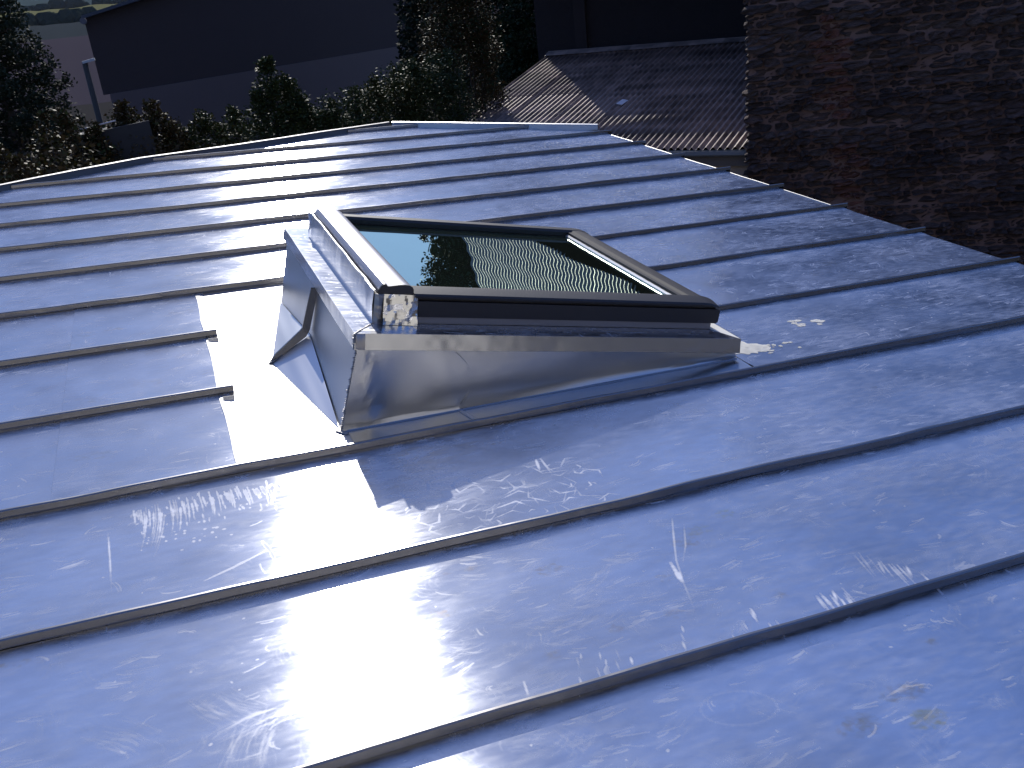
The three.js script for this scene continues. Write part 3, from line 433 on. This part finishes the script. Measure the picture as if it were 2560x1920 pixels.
// slab between two plan points, of given thickness away from the viewer (n), with free top heights
function slab(p, q, y0, yp, yq, n, th, b = new GB()) {
  if (th > 1) n = [0.12, -0.99];
  const A = [p[0], yp, p[1]], B = [q[0], yq, q[1]], A2 = [p[0] + n[0] * th, yp, p[1] + n[1] * th], B2 = [q[0] + n[0] * th, yq, q[1] + n[1] * th], d = (v) => [v[0], y0, v[2]];
  return b.hex([A, B, B2, A2, d(A), d(B), d(B2), d(A2)]);
}
const stoneTex = dataTex(512, 512, (u, v) => { const k = 0.75 + 0.5 * (fbm(u * 12, v * 26, 2, 4) - 0.5) * 1.6; return [222 * k, 218 * k, 216 * k]; }, true);
const roughBump = dataTex(256, 256, (u, v) => { const h = 255 * (0.5 * fbm(u * 14, v * 14, 1, 3) + 0.5 * hash(u * 256 | 0, v * 256 | 0, 8)); return [h, h, h]; });
{ // gable building on the left: dark render above, paler band below, rising verge
  const g = thing('rendered_building', 'large dark gabled building behind the bushes with a paler band along its foot', 'building');
  const p = [-0.81, -17.0], q = [11.2, -26.6], n = [-0.624, -0.781], dark = std([0.055, 0.033, 0.028], 0.92, 0, { bumpMap: roughBump, bumpScale: 0.01 }), pale = std([0.135, 0.090, 0.078], 0.92, 0, { bumpMap: roughBump, bumpScale: 0.01 });
  mesh('wall', slab(p, q, 4.71, 6.40, 9.1, n, 8).geo(), dark, g);
  mesh('wall_band', slab([p[0] + 0.14, p[1] + 0.02], [q[0] + 0.02, q[1] + 0.03], 0, 4.709, 4.709, n, 8).geo(), pale, g);
  const d = [0.781, -0.624], off = (k, o) => [p[0] + d[0] * k - n[0] * o, p[1] + d[1] * k - n[1] * o];
  
  { const b = new GB(), R = (k, y) => [off(k, 0.25)[0], y, off(k, 0.25)[1]], th = 0.07, s = 2.7 / 15.4, y = k => 6.42 + s * k, back = v => [v[0] + 0.12 * 8.6, v[1], v[2] - 0.99 * 8.6]; const a = R(-0.25, y(-0.25)), c = R(15.4, y(15.4)), up = v => [v[0], v[1] + th, v[2]]; b.hex([up(a), up(c), up(back(c)), up(back(a)), a, c, back(c), back(a)]); mesh('roof', b.geo(), std([0.05, 0.05, 0.06], 0.7), g); }
  mesh('gutter_end', new THREE.CylinderGeometry(0.07, 0.07, 0.5, 10).rotateX(Math.PI / 2).translate(off(-0.25, 0.3)[0], 6.33, off(-0.25, 0.3)[1]), std([0.08, 0.07, 0.08], 0.6), g);
  const f = thing('downpipe', 'thin pale downpipe running down the dark gable wall', 'pipe'); f.position.set(7.80, 0, -24.0);
  const pipe = []; pipe.push(new THREE.CylinderGeometry(0.04, 0.04, 4.6, 8).translate(0, 6.6, 0)); const el = new THREE.CylinderGeometry(0.045, 0.045, 0.3, 8).rotateZ(0.7).translate(0.1, 4.2, 0.02); pipe.push(el);
  mesh('pipe', mergeGeometries(pipe), std([0.20, 0.18, 0.19], 0.6), f); for (const y of [4.9, 5.9]) mesh('bracket', new THREE.TorusGeometry(0.05, 0.014, 6, 12).rotateX(Math.PI / 2).translate(0, y, 0), std([0.12, 0.11, 0.12], 0.6), f);
}
{ // small pale-topped post by the corner
  const g = thing('stone_post', 'slim grey post with a pale cap beside the left corner of the gabled building', 'post'); g.position.set(-0.62, 0, -8.0);
  mesh('shaft', new THREE.CylinderGeometry(0.04, 0.07, 5.62, 7, 12).translate(-0.02, 2.81, 0), std([0.07, 0.066, 0.064], 0.95, 0, { bumpMap: roughBump, bumpScale: 0.01 }), g);
  mesh('capstone', new THREE.BoxGeometry(0.18, 0.035, 0.15).rotateZ(0.16).translate(0.04, 5.645, 0), std([0.42, 0.41, 0.40], 0.9), g);
}
{ // corrugated low roof, on a rendered wall with gutter
  const g = thing('corrugated_roof_building', 'low outbuilding with a rusty pinkish corrugated metal roof beside the stone wall', 'building');
  const e = [0.6428, 0.7660], hs = [0.7660, -0.6428], pit = Math.tan(12 * Math.PI / 180), O = [6.72, 3.95, -2.0];
  const R = (s, r, off = 0) => { const nx = -Math.sin(12 * Math.PI / 180), ny = Math.cos(12 * Math.PI / 180); return [O[0] + e[0] * s + hs[0] * (r + off * nx), O[1] + r * pit + off * ny, O[2] + e[1] * s + hs[1] * (r + off * nx)]; };
  const rust = dataTex(512, 512, (u, v) => { const a = fbm(u * 5, v * 30, 4, 4), b = fbm(u * 26, v * 9, 8, 3), k = 0.65 + 0.6 * (a - 0.5) + 0.4 * (b - 0.5); return [172 * k, 152 * k, 142 * k]; }, true); rust.repeat.set(0.3, 0.3);
  const mat = std([1, 0.97, 0.95], 0.6, 0.15, { map: rust });
  const RUN = 4.27, S0 = -4.78, amp = 0.02, W = 0.82;
  for (let sheet = 0; sheet < 6; sheet++) for (let row = 0; row < 2; row++) {
    const b = new GB(), n = 9 * 8, r0 = row ? 2.1 : -0.09, r1 = row ? RUN : 2.16, s0 = S0 + sheet * W, dz = (row ? 0.006 : 0) + (sheet % 2) * 0.002, jag = rr(-0.02, 0.02);
    for (let i = 0; i < n; i++) { const P = (k, r) => R(s0 + k / n * W, r, amp * Math.cos(k / 8 * 2 * Math.PI) + dz), uv = (k, r) => [s0 + k / n * W + sheet * 3, r]; for (const [ra, rb] of [[r0 + jag, (r0 + r1) / 2], [(r0 + r1) / 2, r1]]) b.quad(P(i, ra), P(i + 1, ra), P(i + 1, rb), P(i, rb), uv(i, ra), uv(i + 1, ra), uv(i + 1, rb), uv(i, rb)); }
    mesh('corrugated_sheet', b.geo(1.0), mat, g);
  }
  { const b = new GB(); for (let i = 0; i < 13; i++) { const s = S0 - 0.03 + i * 0.4, Q = (ss, r, o) => R(ss, r, o); b.quad(Q(s, RUN - 0.16, 0.034), Q(s + 0.4, RUN - 0.16, 0.034), Q(s + 0.4, RUN + 0.02, 0.06), Q(s, RUN + 0.02, 0.06)); b.quad(Q(s, RUN + 0.02, 0.06), Q(s + 0.4, RUN + 0.02, 0.06), Q(s + 0.4, RUN + 0.2, 0.0), Q(s, RUN + 0.2, 0.0)); } mesh('ridge_cap', b.geo(), mat, g); }
  const strip = (r, y0, y1, th, s0 = S0 + 0.1) => { const b = new GB(), P = (s, y, o) => [O[0] + e[0] * s + hs[0] * (r + o), y, O[2] + e[1] * s + hs[1] * (r + o)]; return b.hex([P(s0, y1, 0), P(0.12, y1, 0), P(0.12, y1, th), P(s0, y1, th), P(s0, y0, 0), P(0.12, y0, 0), P(0.12, y0, th), P(s0, y0, th)]).geo(); };
  mesh('gutter', sweep([[0, 0], [0.01, -0.05], [0.05, -0.075], [0.09, -0.05], [0.1, 0], [0.094, 0], [0.085, -0.045], [0.05, -0.068], [0.015, -0.045], [0.006, 0]], [S0 + 0.05, -1, 0.1], (s, r, y) => [O[0] + e[0] * s + hs[0] * (r - 0.14), 3.905 + y, O[2] + e[1] * s + hs[1] * (r - 0.14)], 0.6), std([0.14, 0.16, 0.19], 0.45), g);
  mesh('fascia', strip(0.0, 3.70, 3.90, 0.03), std([0.09, 0.08, 0.08], 0.7), g);
  mesh('wall', strip(0.08, 0, 3.70, 0.2), std([0.27, 0.22, 0.18], 0.9, 0, { bumpMap: roughBump, bumpScale: 0.008 }), g);
  { const b = new GB(), P = (s, r, y) => [O[0] + e[0] * s + hs[0] * r, y, O[2] + e[1] * s + hs[1] * r]; for (const s of [S0 + 0.12]) b.hex([P(s, 0.29, 3.9), P(s, 8.3, 3.9), P(s + 0.2, 8.3, 3.9), P(s + 0.2, 0.29, 3.9), P(s, 0.29, 0), P(s, 8.3, 0), P(s + 0.2, 8.3, 0), P(s + 0.2, 0.29, 0)]); b.tri(P(s0g(), 0.1, 3.92), P(s0g(), RUN, 4.8), P(s0g(), 8.4, 3.92)); function s0g() { return S0 + 0.12; } b.quad(P(S0, RUN, 4.84), P(4, RUN, 4.84), P(4, 8.5, 3.94), P(S0, 8.5, 3.94)); mesh('gable', b.geo(), std([0.10, 0.09, 0.08], 0.9), g); }
  const slate = mesh('loose_slate', new THREE.BoxGeometry(0.16, 0.01, 0.1), std([0.5, 0.48, 0.5], 0.5), g); slate.position.set(...R(-2.3, 1.6, 0.03)); slate.rotation.set(0.2, 0.5, 0.15);
}
{ // rubble stone wall of the house on the right
  const g = thing('stone_house', 'tall house wall of dark rough rubble stone rising at the right edge of the roof', 'building');
  const C = [6.60, -1.86], d = [0.80, 0.60], n = [0.6, -0.8], P = (s, y, o) => [C[0] + d[0] * s + n[0] * o, y, C[1] + d[1] * s + n[1] * o];
  const mort = std([0.165, 0.105, 0.090], 0.95, 0, { bumpMap: roughBump, bumpScale: 0.02 });
  { const b = new GB(); b.hex([P(0.03, 7.55, 0), P(9.5, 7.55, 0), P(9.5, 7.55, 6), P(0.03, 7.55, 6), P(0.03, 0, 0), P(9.5, 0, 0), P(9.5, 0, 6), P(0.03, 0, 6)]); mesh('wall_core', b.geo(), mort, g); }
  { const b = new GB(); b.hex([P(-0.15, 7.64, -0.2), P(9.7, 7.64, -0.2), P(9.7, 9.0, 3), P(-0.15, 9.0, 3), P(-0.15, 7.56, -0.2), P(9.7, 7.56, -0.2), P(9.7, 8.9, 3), P(-0.15, 8.9, 3)]); b.quad(P(-0.15, 9.0, 3), P(9.7, 9.0, 3), P(9.7, 7.6, 6.2), P(-0.15, 7.6, 6.2)); b.tri(P(0.03, 7.55, 0), P(0.03, 8.95, 3), P(0.03, 7.55, 6)); mesh('roof', b.geo(), std([0.06, 0.06, 0.07], 0.6), g); }
  const variants = []; for (let k = 0; k < 14; k++) { // unit stones, lumpy front, chipped corners
    const geo = new THREE.BoxGeometry(1, 1, 1, 4, 3, 1).toNonIndexed(), p = geo.attributes.position; for (let i = 0; i < p.count; i++) { let x = p.getX(i), y = p.getY(i), z = p.getZ(i); const r = Math.abs(x) > 0.49 && Math.abs(y) > 0.49 ? 0.84 : 1; const f = (q) => hash(Math.round(x * 40) + k * 97, Math.round(y * 40) + q, Math.round(z * 40)) - 0.5; p.setXYZ(i, x * r + f(1) * 0.10, y * r + f(2) * 0.20, z + (z > 0 ? f(3) * 0.45 : 0)); } variants.push(toCreasedNormals(geo, 0.9)); }
  const cols = [[0.20, 0.128, 0.112], [0.175, 0.114, 0.102], [0.23, 0.150, 0.132], [0.16, 0.112, 0.104], [0.21, 0.148, 0.135], [0.11, 0.072, 0.066], [0.23, 0.158, 0.13]].map(c => std(c, 0.93, 0, { map: stoneTex, bumpMap: roughBump, bumpScale: 0.015 }));
  const red = [[0.24, 0.095, 0.065], [0.20, 0.085, 0.06]].map(c => std(c, 0.93, 0, { map: stoneTex }));
  const list = []; let y = 2.2; while (y < 7.4) { const h = rr(0.04, 0.095); let s = rr(-0.04, 0.02); while (s < 6.6) { const w = Math.min(0.42, h * rr(1.5, 4.6)); list.push([s, y, w, h]); s += w + rr(0.008, 0.03); } y += h + rr(0.006, 0.02); }
  const Bx = new THREE.Matrix4().makeBasis(new THREE.Vector3(d[0], 0, d[1]), new THREE.Vector3(0, 1, 0), new THREE.Vector3(-n[0], 0, -n[1]));
  const vis = e => e[0] < 4.2 && e[1] > 3.3 && e[1] < 6.1, ord = list.filter(e => vis(e)).sort((a, b) => b[2] * b[3] - a[2] * a[3]), first = new Set(ord.slice(0, 300)), rest = new Map();
  for (const e of list) {
    const [s, yy, w, h] = e, sx = s + w / 2, streak = Math.abs(sx - (0.82 + (5.6 - yy) * 0.16)) < 0.13 + 0.05 * Math.sin(yy * 9), mat = streak ? red[rnd() * 2 | 0] : cols[rnd() * cols.length | 0], v = variants[rnd() * 14 | 0], tilt = rr(-0.05, 0.05), o = rr(-0.03, 0.05);
    const m4 = Bx.clone().multiply(new THREE.Matrix4().makeRotationZ(tilt)).multiply(new THREE.Matrix4().makeScale(w, h, 0.16)).setPosition(...P(sx, yy + h / 2, 0.045 - o * 1.2));
    if (first.has(e)) { const st = mesh('stone', v, mat, g); st.applyMatrix4(m4); } else { if (!rest.has(mat)) rest.set(mat, []); rest.get(mat).push(v.clone().applyMatrix4(m4)); }
  }
  const all = []; for (const [m, l] of rest) all.push([m, mergeGeometries(l)]);
  for (const [m, gg] of all) { const r = mesh('small_stones', gg, m, g); r.userData.kind = 'stuff'; }
}
{ // tall barn behind the low roof: dark wall, ribbed metal roof above the frame; it shades the low roof and shows in the glass
  const g = thing('tall_barn', 'very dark tall barn wall behind the corrugated roof at the top of the picture', 'building');
  const e = [0.6428, 0.7660], n = [0.7660, -0.6428], B = [7.05, -12.2];
  const P = (s, y, o) => [B[0] + e[0] * s + n[0] * o, y, B[1] + e[1] * s + n[1] * o];
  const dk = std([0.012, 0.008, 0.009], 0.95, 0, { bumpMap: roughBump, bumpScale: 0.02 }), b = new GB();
  b.hex([P(2.4, 7.4, -2.2), P(12, 7.4, -2.2), P(12, 7.4, 4), P(2.4, 7.4, 4), P(2.4, 0, -2.2), P(12, 0, -2.2), P(12, 0, 4), P(2.4, 0, 4)]); mesh('wall', b.geo(), dk, g);
  for (let i = 0; i < 2; i++) { const bb = new GB(), s = 3.2 + i * 3.4; bb.hex([P(s, 7.35, -2.27), P(s + 0.22, 7.35, -2.27), P(s + 0.22, 7.35, -2.201), P(s, 7.35, -2.201), P(s, 0, -2.27), P(s + 0.22, 0, -2.27), P(s + 0.22, 0, -2.21), P(s, 0, -2.21)]); mesh('post', bb.geo(), std([0.016, 0.011, 0.012], 0.95), g); }
  const met = std([0.14, 0.136, 0.125], 0.5, 0.3), gap = (s) => s > 4.3 && s < 5.2;
  for (let k = 0; k < 12; k++) { const r = new GB(), N = 104, rise = (o) => 7.36 + (o + 2.6) * 0.74; for (let i = 0; i < N; i++) { const S = j => 2.2 + k + j / N, A = (j, o) => P(S(j), rise(o) + 0.017 * Math.cos(j / N * 2 * Math.PI * 13), o); r.quad(A(i, -3.5), A(i + 1, -3.5), A(i + 1, 0), A(i, 0)); } mesh('roof_sheet', r.geo(1.0), met, g); }
  const r2 = new GB(); r2.quad(P(2.2, 9.24, 0), P(14.6, 9.24, 0), P(14.6, 7.4, 4.2), P(2.2, 7.4, 4.2)); r2.tri(P(2.4, 7.4, -2.2), P(2.4, 9.22, 0), P(2.4, 7.4, 4)); mesh('roof', r2.geo(), dk, g);
}
{ // unseen house added behind the viewer so the facing folds mirror a sunlit wall
  const g = thing('added_rear_house', 'plain cream house wall, unseen, added behind the viewer for the metal to mirror', 'building'); g.position.set(-1.6, 0, 14.5);
  const b = new GB(); b.hex([[-6, 12.5, 0], [6, 12.5, 0], [6, 12.5, 5], [-6, 12.5, 5], [-6, 0, 0], [6, 0, 0], [6, 0, 5], [-6, 0, 5]]); mesh('wall', b.geo(), std([0.46, 0.44, 0.40], 0.95, 0, { bumpMap: roughBump, bumpScale: 0.01 }), g);
}
{ // unseen darker building added beside it to dull the reflections on the right
  const g = thing('added_rear_barn', 'low brown building wall, unseen, added behind the viewer to darken reflections', 'building'); g.position.set(11.2, 0, 15.2);
  const b = new GB(); b.hex([[-6.4, 7.2, 0], [6, 7.2, 0], [6, 7.2, 5], [-6.4, 7.2, 5], [-6.4, 0, 0], [6, 0, 0], [6, 0, 5], [-6.4, 0, 5]]); mesh('wall', b.geo(), std([0.04, 0.037, 0.036], 0.95, 0, { bumpMap: roughBump, bumpScale: 0.01 }), g);
}
{ // low dark shed roof with a pale edge bar among the bushes on the left
  const g = thing('low_shed', 'low dark shed roof with a thin pale edge bar among the bushes at left', 'shed'); g.position.set(-0.4, 0, -3.4);
  const b = new GB(); b.hex([[-0.35, 5.02, 0.35], [0.45, 5.08, 0.35], [0.45, 5.0, -0.9], [-0.35, 4.95, -0.9], [-0.35, 0, 0.35], [0.45, 0, 0.35], [0.45, 0, -0.9], [-0.35, 0, -0.9]]); mesh('shed_body', b.geo(), std([0.02, 0.02, 0.022], 0.9), g);
  mesh('edge_bar', new THREE.CylinderGeometry(0.008, 0.008, 0.42, 6).rotateZ(Math.PI / 2 + 0.12).translate(-0.08, 5.10, 0.38), std([0.35, 0.33, 0.35], 0.5), g);
}

// ---------------------------------------------------------------- trees and bushes
const leafMat = (c, t = 0.22) => phy(c, 0.5, 0, { transmission: t, thickness: 0, ior: 1.3, specularIntensity: 0.25 });
const LEAF = [leafMat([0.034, 0.042, 0.013]), leafMat([0.048, 0.045, 0.014]), leafMat([0.052, 0.036, 0.017]), leafMat([0.028, 0.042, 0.018])];
const bark = std([0.05, 0.04, 0.035], 0.9);
function leafQuad(b, x, y, z, s, fold = 0.3) {
  const a = rr(0, 6.283), el = rr(-0.5, 1.1), tx = Math.cos(a) * Math.cos(el), ty = Math.sin(el), tz = Math.sin(a) * Math.cos(el);
  let nx = rr(-1, 1), ny = rr(0.2, 1.4), nz = rr(-1, 1); const dt = nx * tx + ny * ty + nz * tz; nx -= dt * tx; ny -= dt * ty; nz -= dt * tz; const l = Math.hypot(nx, ny, nz) || 1; nx /= l; ny /= l; nz /= l;
  const bx = ty * nz - tz * ny, by = tz * nx - tx * nz, bz = tx * ny - ty * nx, w = s * 0.36;
  const p0 = [x, y, z], p1 = [x + tx * s, y + ty * s, z + tz * s], m = [x + tx * s * 0.45 - nx * w * fold, y + ty * s * 0.45 - ny * w * fold, z + tz * s * 0.45 - nz * w * fold];
  const pl = [m[0] + bx * w + nx * w * fold, m[1] + by * w + ny * w * fold, m[2] + bz * w + nz * w * fold], pr = [m[0] - bx * w + nx * w * fold, m[1] - by * w + ny * w * fold, m[2] - bz * w + nz * w * fold];
  b.tri(p0, pr, p1); b.tri(p0, p1, pl);
}
function limb(a, c, r0, r1) { const A = new THREE.Vector3(...a), C = new THREE.Vector3(...c), L = A.distanceTo(C), g = new THREE.CylinderGeometry(r1, r0, L, 6); g.translate(0, L / 2, 0); g.applyQuaternion(new THREE.Quaternion().setFromUnitVectors(new THREE.Vector3(0, 1, 0), C.clone().sub(A).normalize())); g.translate(...a); return g; }
// shoots: list of [x, top y, z, radius]; foliage follows each upright shoot and fills the body below
function bush(name, label, cat, base, shoots, bodyR, bodyTop, nShoot, nBody, size, mi, group) {
  const g = thing(name, label, cat, group); g.position.set(base[0], 0, base[1]);
  const parts = [[], []].map(() => new GB()), stems = [];
  const put = (x, y, z, s) => leafQuad(parts[rnd() < 0.7 ? 0 : 1], x - base[0], y, z - base[1], s * rr(0.5, 1.1));
  for (const [x, yt, z, r] of shoots) {
    const root = [rr(-0.15, 0.15), 0, rr(-0.15, 0.15)], top = [x - base[0], yt - 0.08, z - base[1]], midp = [top[0] * 0.7 + rr(-0.05, 0.05), yt * 0.62, top[2] * 0.7]; stems.push(limb(root, midp, 0.035, 0.02), limb(midp, top, 0.02, 0.004));
    const n = 1.4 * nShoot * (0.6 + r), nc = 26; const cl = Array.from({ length: nc }, () => { const t = Math.pow(rnd(), 0.75), rad = r * (0.18 + 0.95 * t), a = rr(0, 6.283), k = Math.sqrt(rnd()); return [x + Math.cos(a) * rad * k, yt - 0.02 - t * r * 3.2, z + Math.sin(a) * rad * k, 0.035 + 0.10 * t + 0.03 * r]; });
    for (let i = 0; i < n; i++) { const c = cl[rnd() * nc | 0]; put(c[0] + rr(-1, 1) * c[3], c[1] + rr(-1, 1) * c[3], c[2] + rr(-1, 1) * c[3], size); }
  }
  const nc = 90, cl = Array.from({ length: nc }, () => { const a = rr(0, 6.283), k = 0.6 + 0.4 * rnd(), h = Math.pow(rnd(), 0.7); return [base[0] + Math.cos(a) * bodyR * k * (1 - 0.35 * h), bodyTop * (0.55 + 0.45 * h) - 0.2 * rnd(), base[1] + Math.sin(a) * bodyR * k * (1 - 0.35 * h), 0.12 + 0.14 * rnd()]; });
  for (let i = 0; i < nBody * 1.5; i++) { const c = cl[rnd() * nc | 0]; put(c[0] + rr(-1, 1) * c[3], c[1] + rr(-1, 1) * c[3], c[2] + rr(-1, 1) * c[3], size); }
  mesh('foliage', parts[0].geo(), LEAF[mi[0]], g); mesh('foliage', parts[1].geo(), LEAF[mi[1]], g); mesh('stem', mergeGeometries(stems), bark, g);
}
const GB_ = 'bushes growing behind the far edge of the metal roof';
bush('bush', 'reddish autumn bush lowest at the far left edge of the picture', 'bush', [-1.1, -2.1], [[-1.15, 5.05, -1.94, 0.16], [-0.88, 5.14, -2.47, 0.2], [-1.3, 5.1, -2.2, 0.18]], 0.75, 4.95, 900, 9000, 0.05, [2, 1], GB_);
bush('bush', 'brownish bush with small glinting leaves in front of the dark conifer', 'bush', [-0.72, -3.1], [[-0.75, 5.36, -2.99, 0.2], [-0.95, 5.28, -3.1, 0.17], [-0.5, 5.15, -3.0, 0.15]], 0.6, 5.0, 1100, 8000, 0.05, [2, 0], GB_);
bush('bush', 'red and green bush with two pointed shoots right of the conifer', 'bush', [-0.02, -3.4], [[-0.19, 5.31, -3.45, 0.11], [0.1, 5.27, -3.45, 0.13], [-0.05, 5.1, -3.3, 0.2], [0.25, 5.05, -3.3, 0.12]], 0.55, 4.9, 1300, 8000, 0.05, [2, 1], GB_);
bush('bush', 'low green bush with a thin upright shoot near the middle of the pale wall band', 'bush', [0.66, -3.6], [[0.61, 5.08, -3.5, 0.09], [0.99, 5.06, -3.9, 0.11], [0.78, 4.95, -3.6, 0.15], [0.45, 4.96, -3.4, 0.13]], 0.5, 4.78, 900, 7500, 0.046, [0, 1], GB_);
bush('bush', 'tall pointed leafy bush standing up against the pale wall band', 'bush', [1.58, -4.4], [[1.51, 5.53, -4.43, 0.15], [1.72, 5.28, -4.4, 0.13], [1.32, 5.16, -4.3, 0.12], [1.85, 5.06, -4.3, 0.14], [1.55, 5.2, -4.3, 0.22]], 0.55, 4.86, 1500, 8000, 0.05, [0, 3], GB_);
bush('bush', 'rounded bramble bush at the low end of the rising leafy bank', 'bush', [2.35, -4.45], [[2.23, 4.97, -4.33, 0.16], [2.55, 5.06, -4.5, 0.18], [2.05, 4.82, -4.2, 0.14]], 0.62, 4.88, 1300, 9500, 0.045, [0, 3], GB_);
bush('bush', 'middle bramble bush of the rising leafy bank', 'bush', [3.0, -4.9], [[2.86, 5.14, -4.71, 0.18], [3.2, 5.2, -4.9, 0.2]], 0.7, 5.05, 1300, 11000, 0.045, [0, 1], GB_);
bush('bush', 'upper bramble bush of the rising leafy bank beside the ivy', 'bush', [3.72, -5.4], [[3.51, 5.26, -5.07, 0.18], [3.85, 5.30, -5.3, 0.2], [4.14, 5.33, -5.41, 0.2]], 0.75, 5.18, 1300, 12000, 0.045, [3, 0], GB_);
bush('ivy_clad_tree', 'tall ivy clad trunk in shade left of the corrugated roof', 'tree', [4.75, -6.9], [[4.53, 5.75, -6.33, 0.22], [4.5, 6.25, -6.5, 0.25], [4.85, 6.7, -6.7, 0.3], [5.1, 7.4, -7.0, 0.3], [4.95, 5.2, -6.3, 0.25], [5.0, 6.0, -6.5, 0.28]], 0.62, 6.6, 1500, 16000, 0.05, [2, 3]);
{ // big tree whose crown stands above the frame: mirrored in the glass, and it shades the low roof
  const g = thing('broadleaf_tree', 'big broadleaf tree behind the barn, its dark crown mirrored in the skylight glass', 'tree'); g.position.set(9.3, 0, -13.7);
  const limbs = [limb([0, 0, 0], [0.1, 5.5, 0], 0.3, 0.2), limb([0.1, 5.5, 0], [-0.5, 9.4, 0.1], 0.2, 0.08), limb([0.1, 5.6, 0], [0.9, 9.6, -0.3], 0.15, 0.05), limb([0.1, 6.6, 0], [0.9, 8.6, 0.3], 0.1, 0.04), limb([-0.5, 9.4, 0.1], [-0.2, 11.2, 0.1], 0.08, 0.02), limb([-0.3, 8.2, 0], [-0.8, 9.6, 0.2], 0.07, 0.02)], b = new GB();
  const cl = []; for (let i = 0; i < 230; i++) { const a = rr(0, 6.283), t = rnd(), R = 1.4 * Math.sqrt(Math.max(0, 1 - (t * 2 - 1) ** 2)) * Math.pow(rnd(), 0.4); cl.push([Math.cos(a) * R, 7.3 + t * 3.7, Math.sin(a) * R, rr(0.18, 0.36)]); }
  for (let i = 0; i < 170; i++) cl.push([rr(-1.5, 1.0), rr(3.2, 8.8), rr(-0.7, 0.7), rr(0.25, 0.4)]);
  for (let i = 0; i < 84000; i++) { const c = cl[rnd() * cl.length | 0]; leafQuad(b, c[0] + rr(-1, 1) * c[3], c[1] + rr(-1, 1) * c[3], c[2] + rr(-1, 1) * c[3], rr(0.07, 0.12)); }
  mesh('trunk', mergeGeometries(limbs), bark, g); mesh('crown', b.geo(), LEAF[3], g);
}
{ // dark evergreen hedge in the gap between the gabled building and the barn
  const g = thing('evergreen_hedge', 'black looking evergreen hedge in deep shade between the gabled building and the barn', 'hedge'); g.position.set(8.4, 0, -17.2);
  const b = new GB(); for (let i = 0; i < 26000; i++) { const a = rr(0, 6.283), h = rnd(), R = (1.7 - 0.5 * h * h) * Math.pow(rnd(), 0.25) * (0.85 + 0.3 * noise(a * 2, h * 7)); leafQuad(b, Math.cos(a) * R * 1.25, 1.5 + h * 6.2 + 0.3 * noise(a * 3, 2), Math.sin(a) * R, rr(0.10, 0.17)); }
  mesh('foliage', b.geo(), phy([0.016, 0.022, 0.012], 0.8, 0, { specularIntensity: 0.2 }), g);
  mesh('stem', mergeGeometries([-1.2, -0.4, 0.4, 1.2].map(x => limb([x, 0, 0], [x * 1.05, 6.4, 0.1], 0.1, 0.03))), bark, g);
}
{ // conifer at the top left
  const g = thing('conifer_tree', 'dark conifer with layered branches in the top left corner', 'tree'); const base = [-1.55, -5.4]; g.position.set(base[0], 0, base[1]);
  const limbs = [limb([0, 0, 0], [0.05, 7.0, 0], 0.17, 0.03)], b = new GB(), TOP = 7.1;
  for (let i = 0; i < 120; i++) {
    const t = Math.pow(i / 120, 0.9), y = TOP - 0.1 - t * 3.4, L = 0.16 + 1.05 * Math.pow(t, 0.85) * rr(0.65, 1.12), a = i * 2.399 + rr(-0.3, 0.3), up = 0.32 - 0.25 * t, tip = [Math.cos(a) * L, y + L * up, Math.sin(a) * L]; limbs.push(limb([0.03, y, 0], tip, 0.016, 0.005));
    const n = 90 + 420 * L; for (let k = 0; k < n; k++) { const s = Math.pow(rnd(), 0.6), sp = 0.05 + 0.13 * s * (1 - 0.6 * s); const x = tip[0] * s + rr(-1, 1) * sp, yy = y + (tip[1] - y) * s + rr(-0.8, 1) * sp * 0.7, z = tip[2] * s + rr(-1, 1) * sp; leafQuad(b, x, yy, z, rr(0.03, 0.06), 0.1); }
    for (let k = 0; k < 50; k++) leafQuad(b, tip[0] + rr(-0.035, 0.035), tip[1] + rr(-0.02, 0.14), tip[2] + rr(-0.035, 0.035), 0.04, 0.1);
  }
  mesh('trunk', mergeGeometries(limbs), bark, g); mesh('crown', b.geo(), phy([0.022, 0.030, 0.016], 0.75, 0, { transmission: 0.1, thickness: 0, specularIntensity: 0.25 }), g);
}
scene.fog = new THREE.FogExp2(new THREE.Color(0.72, 0.78, 0.9), 0.00003);
renderer.render(scene, camera);
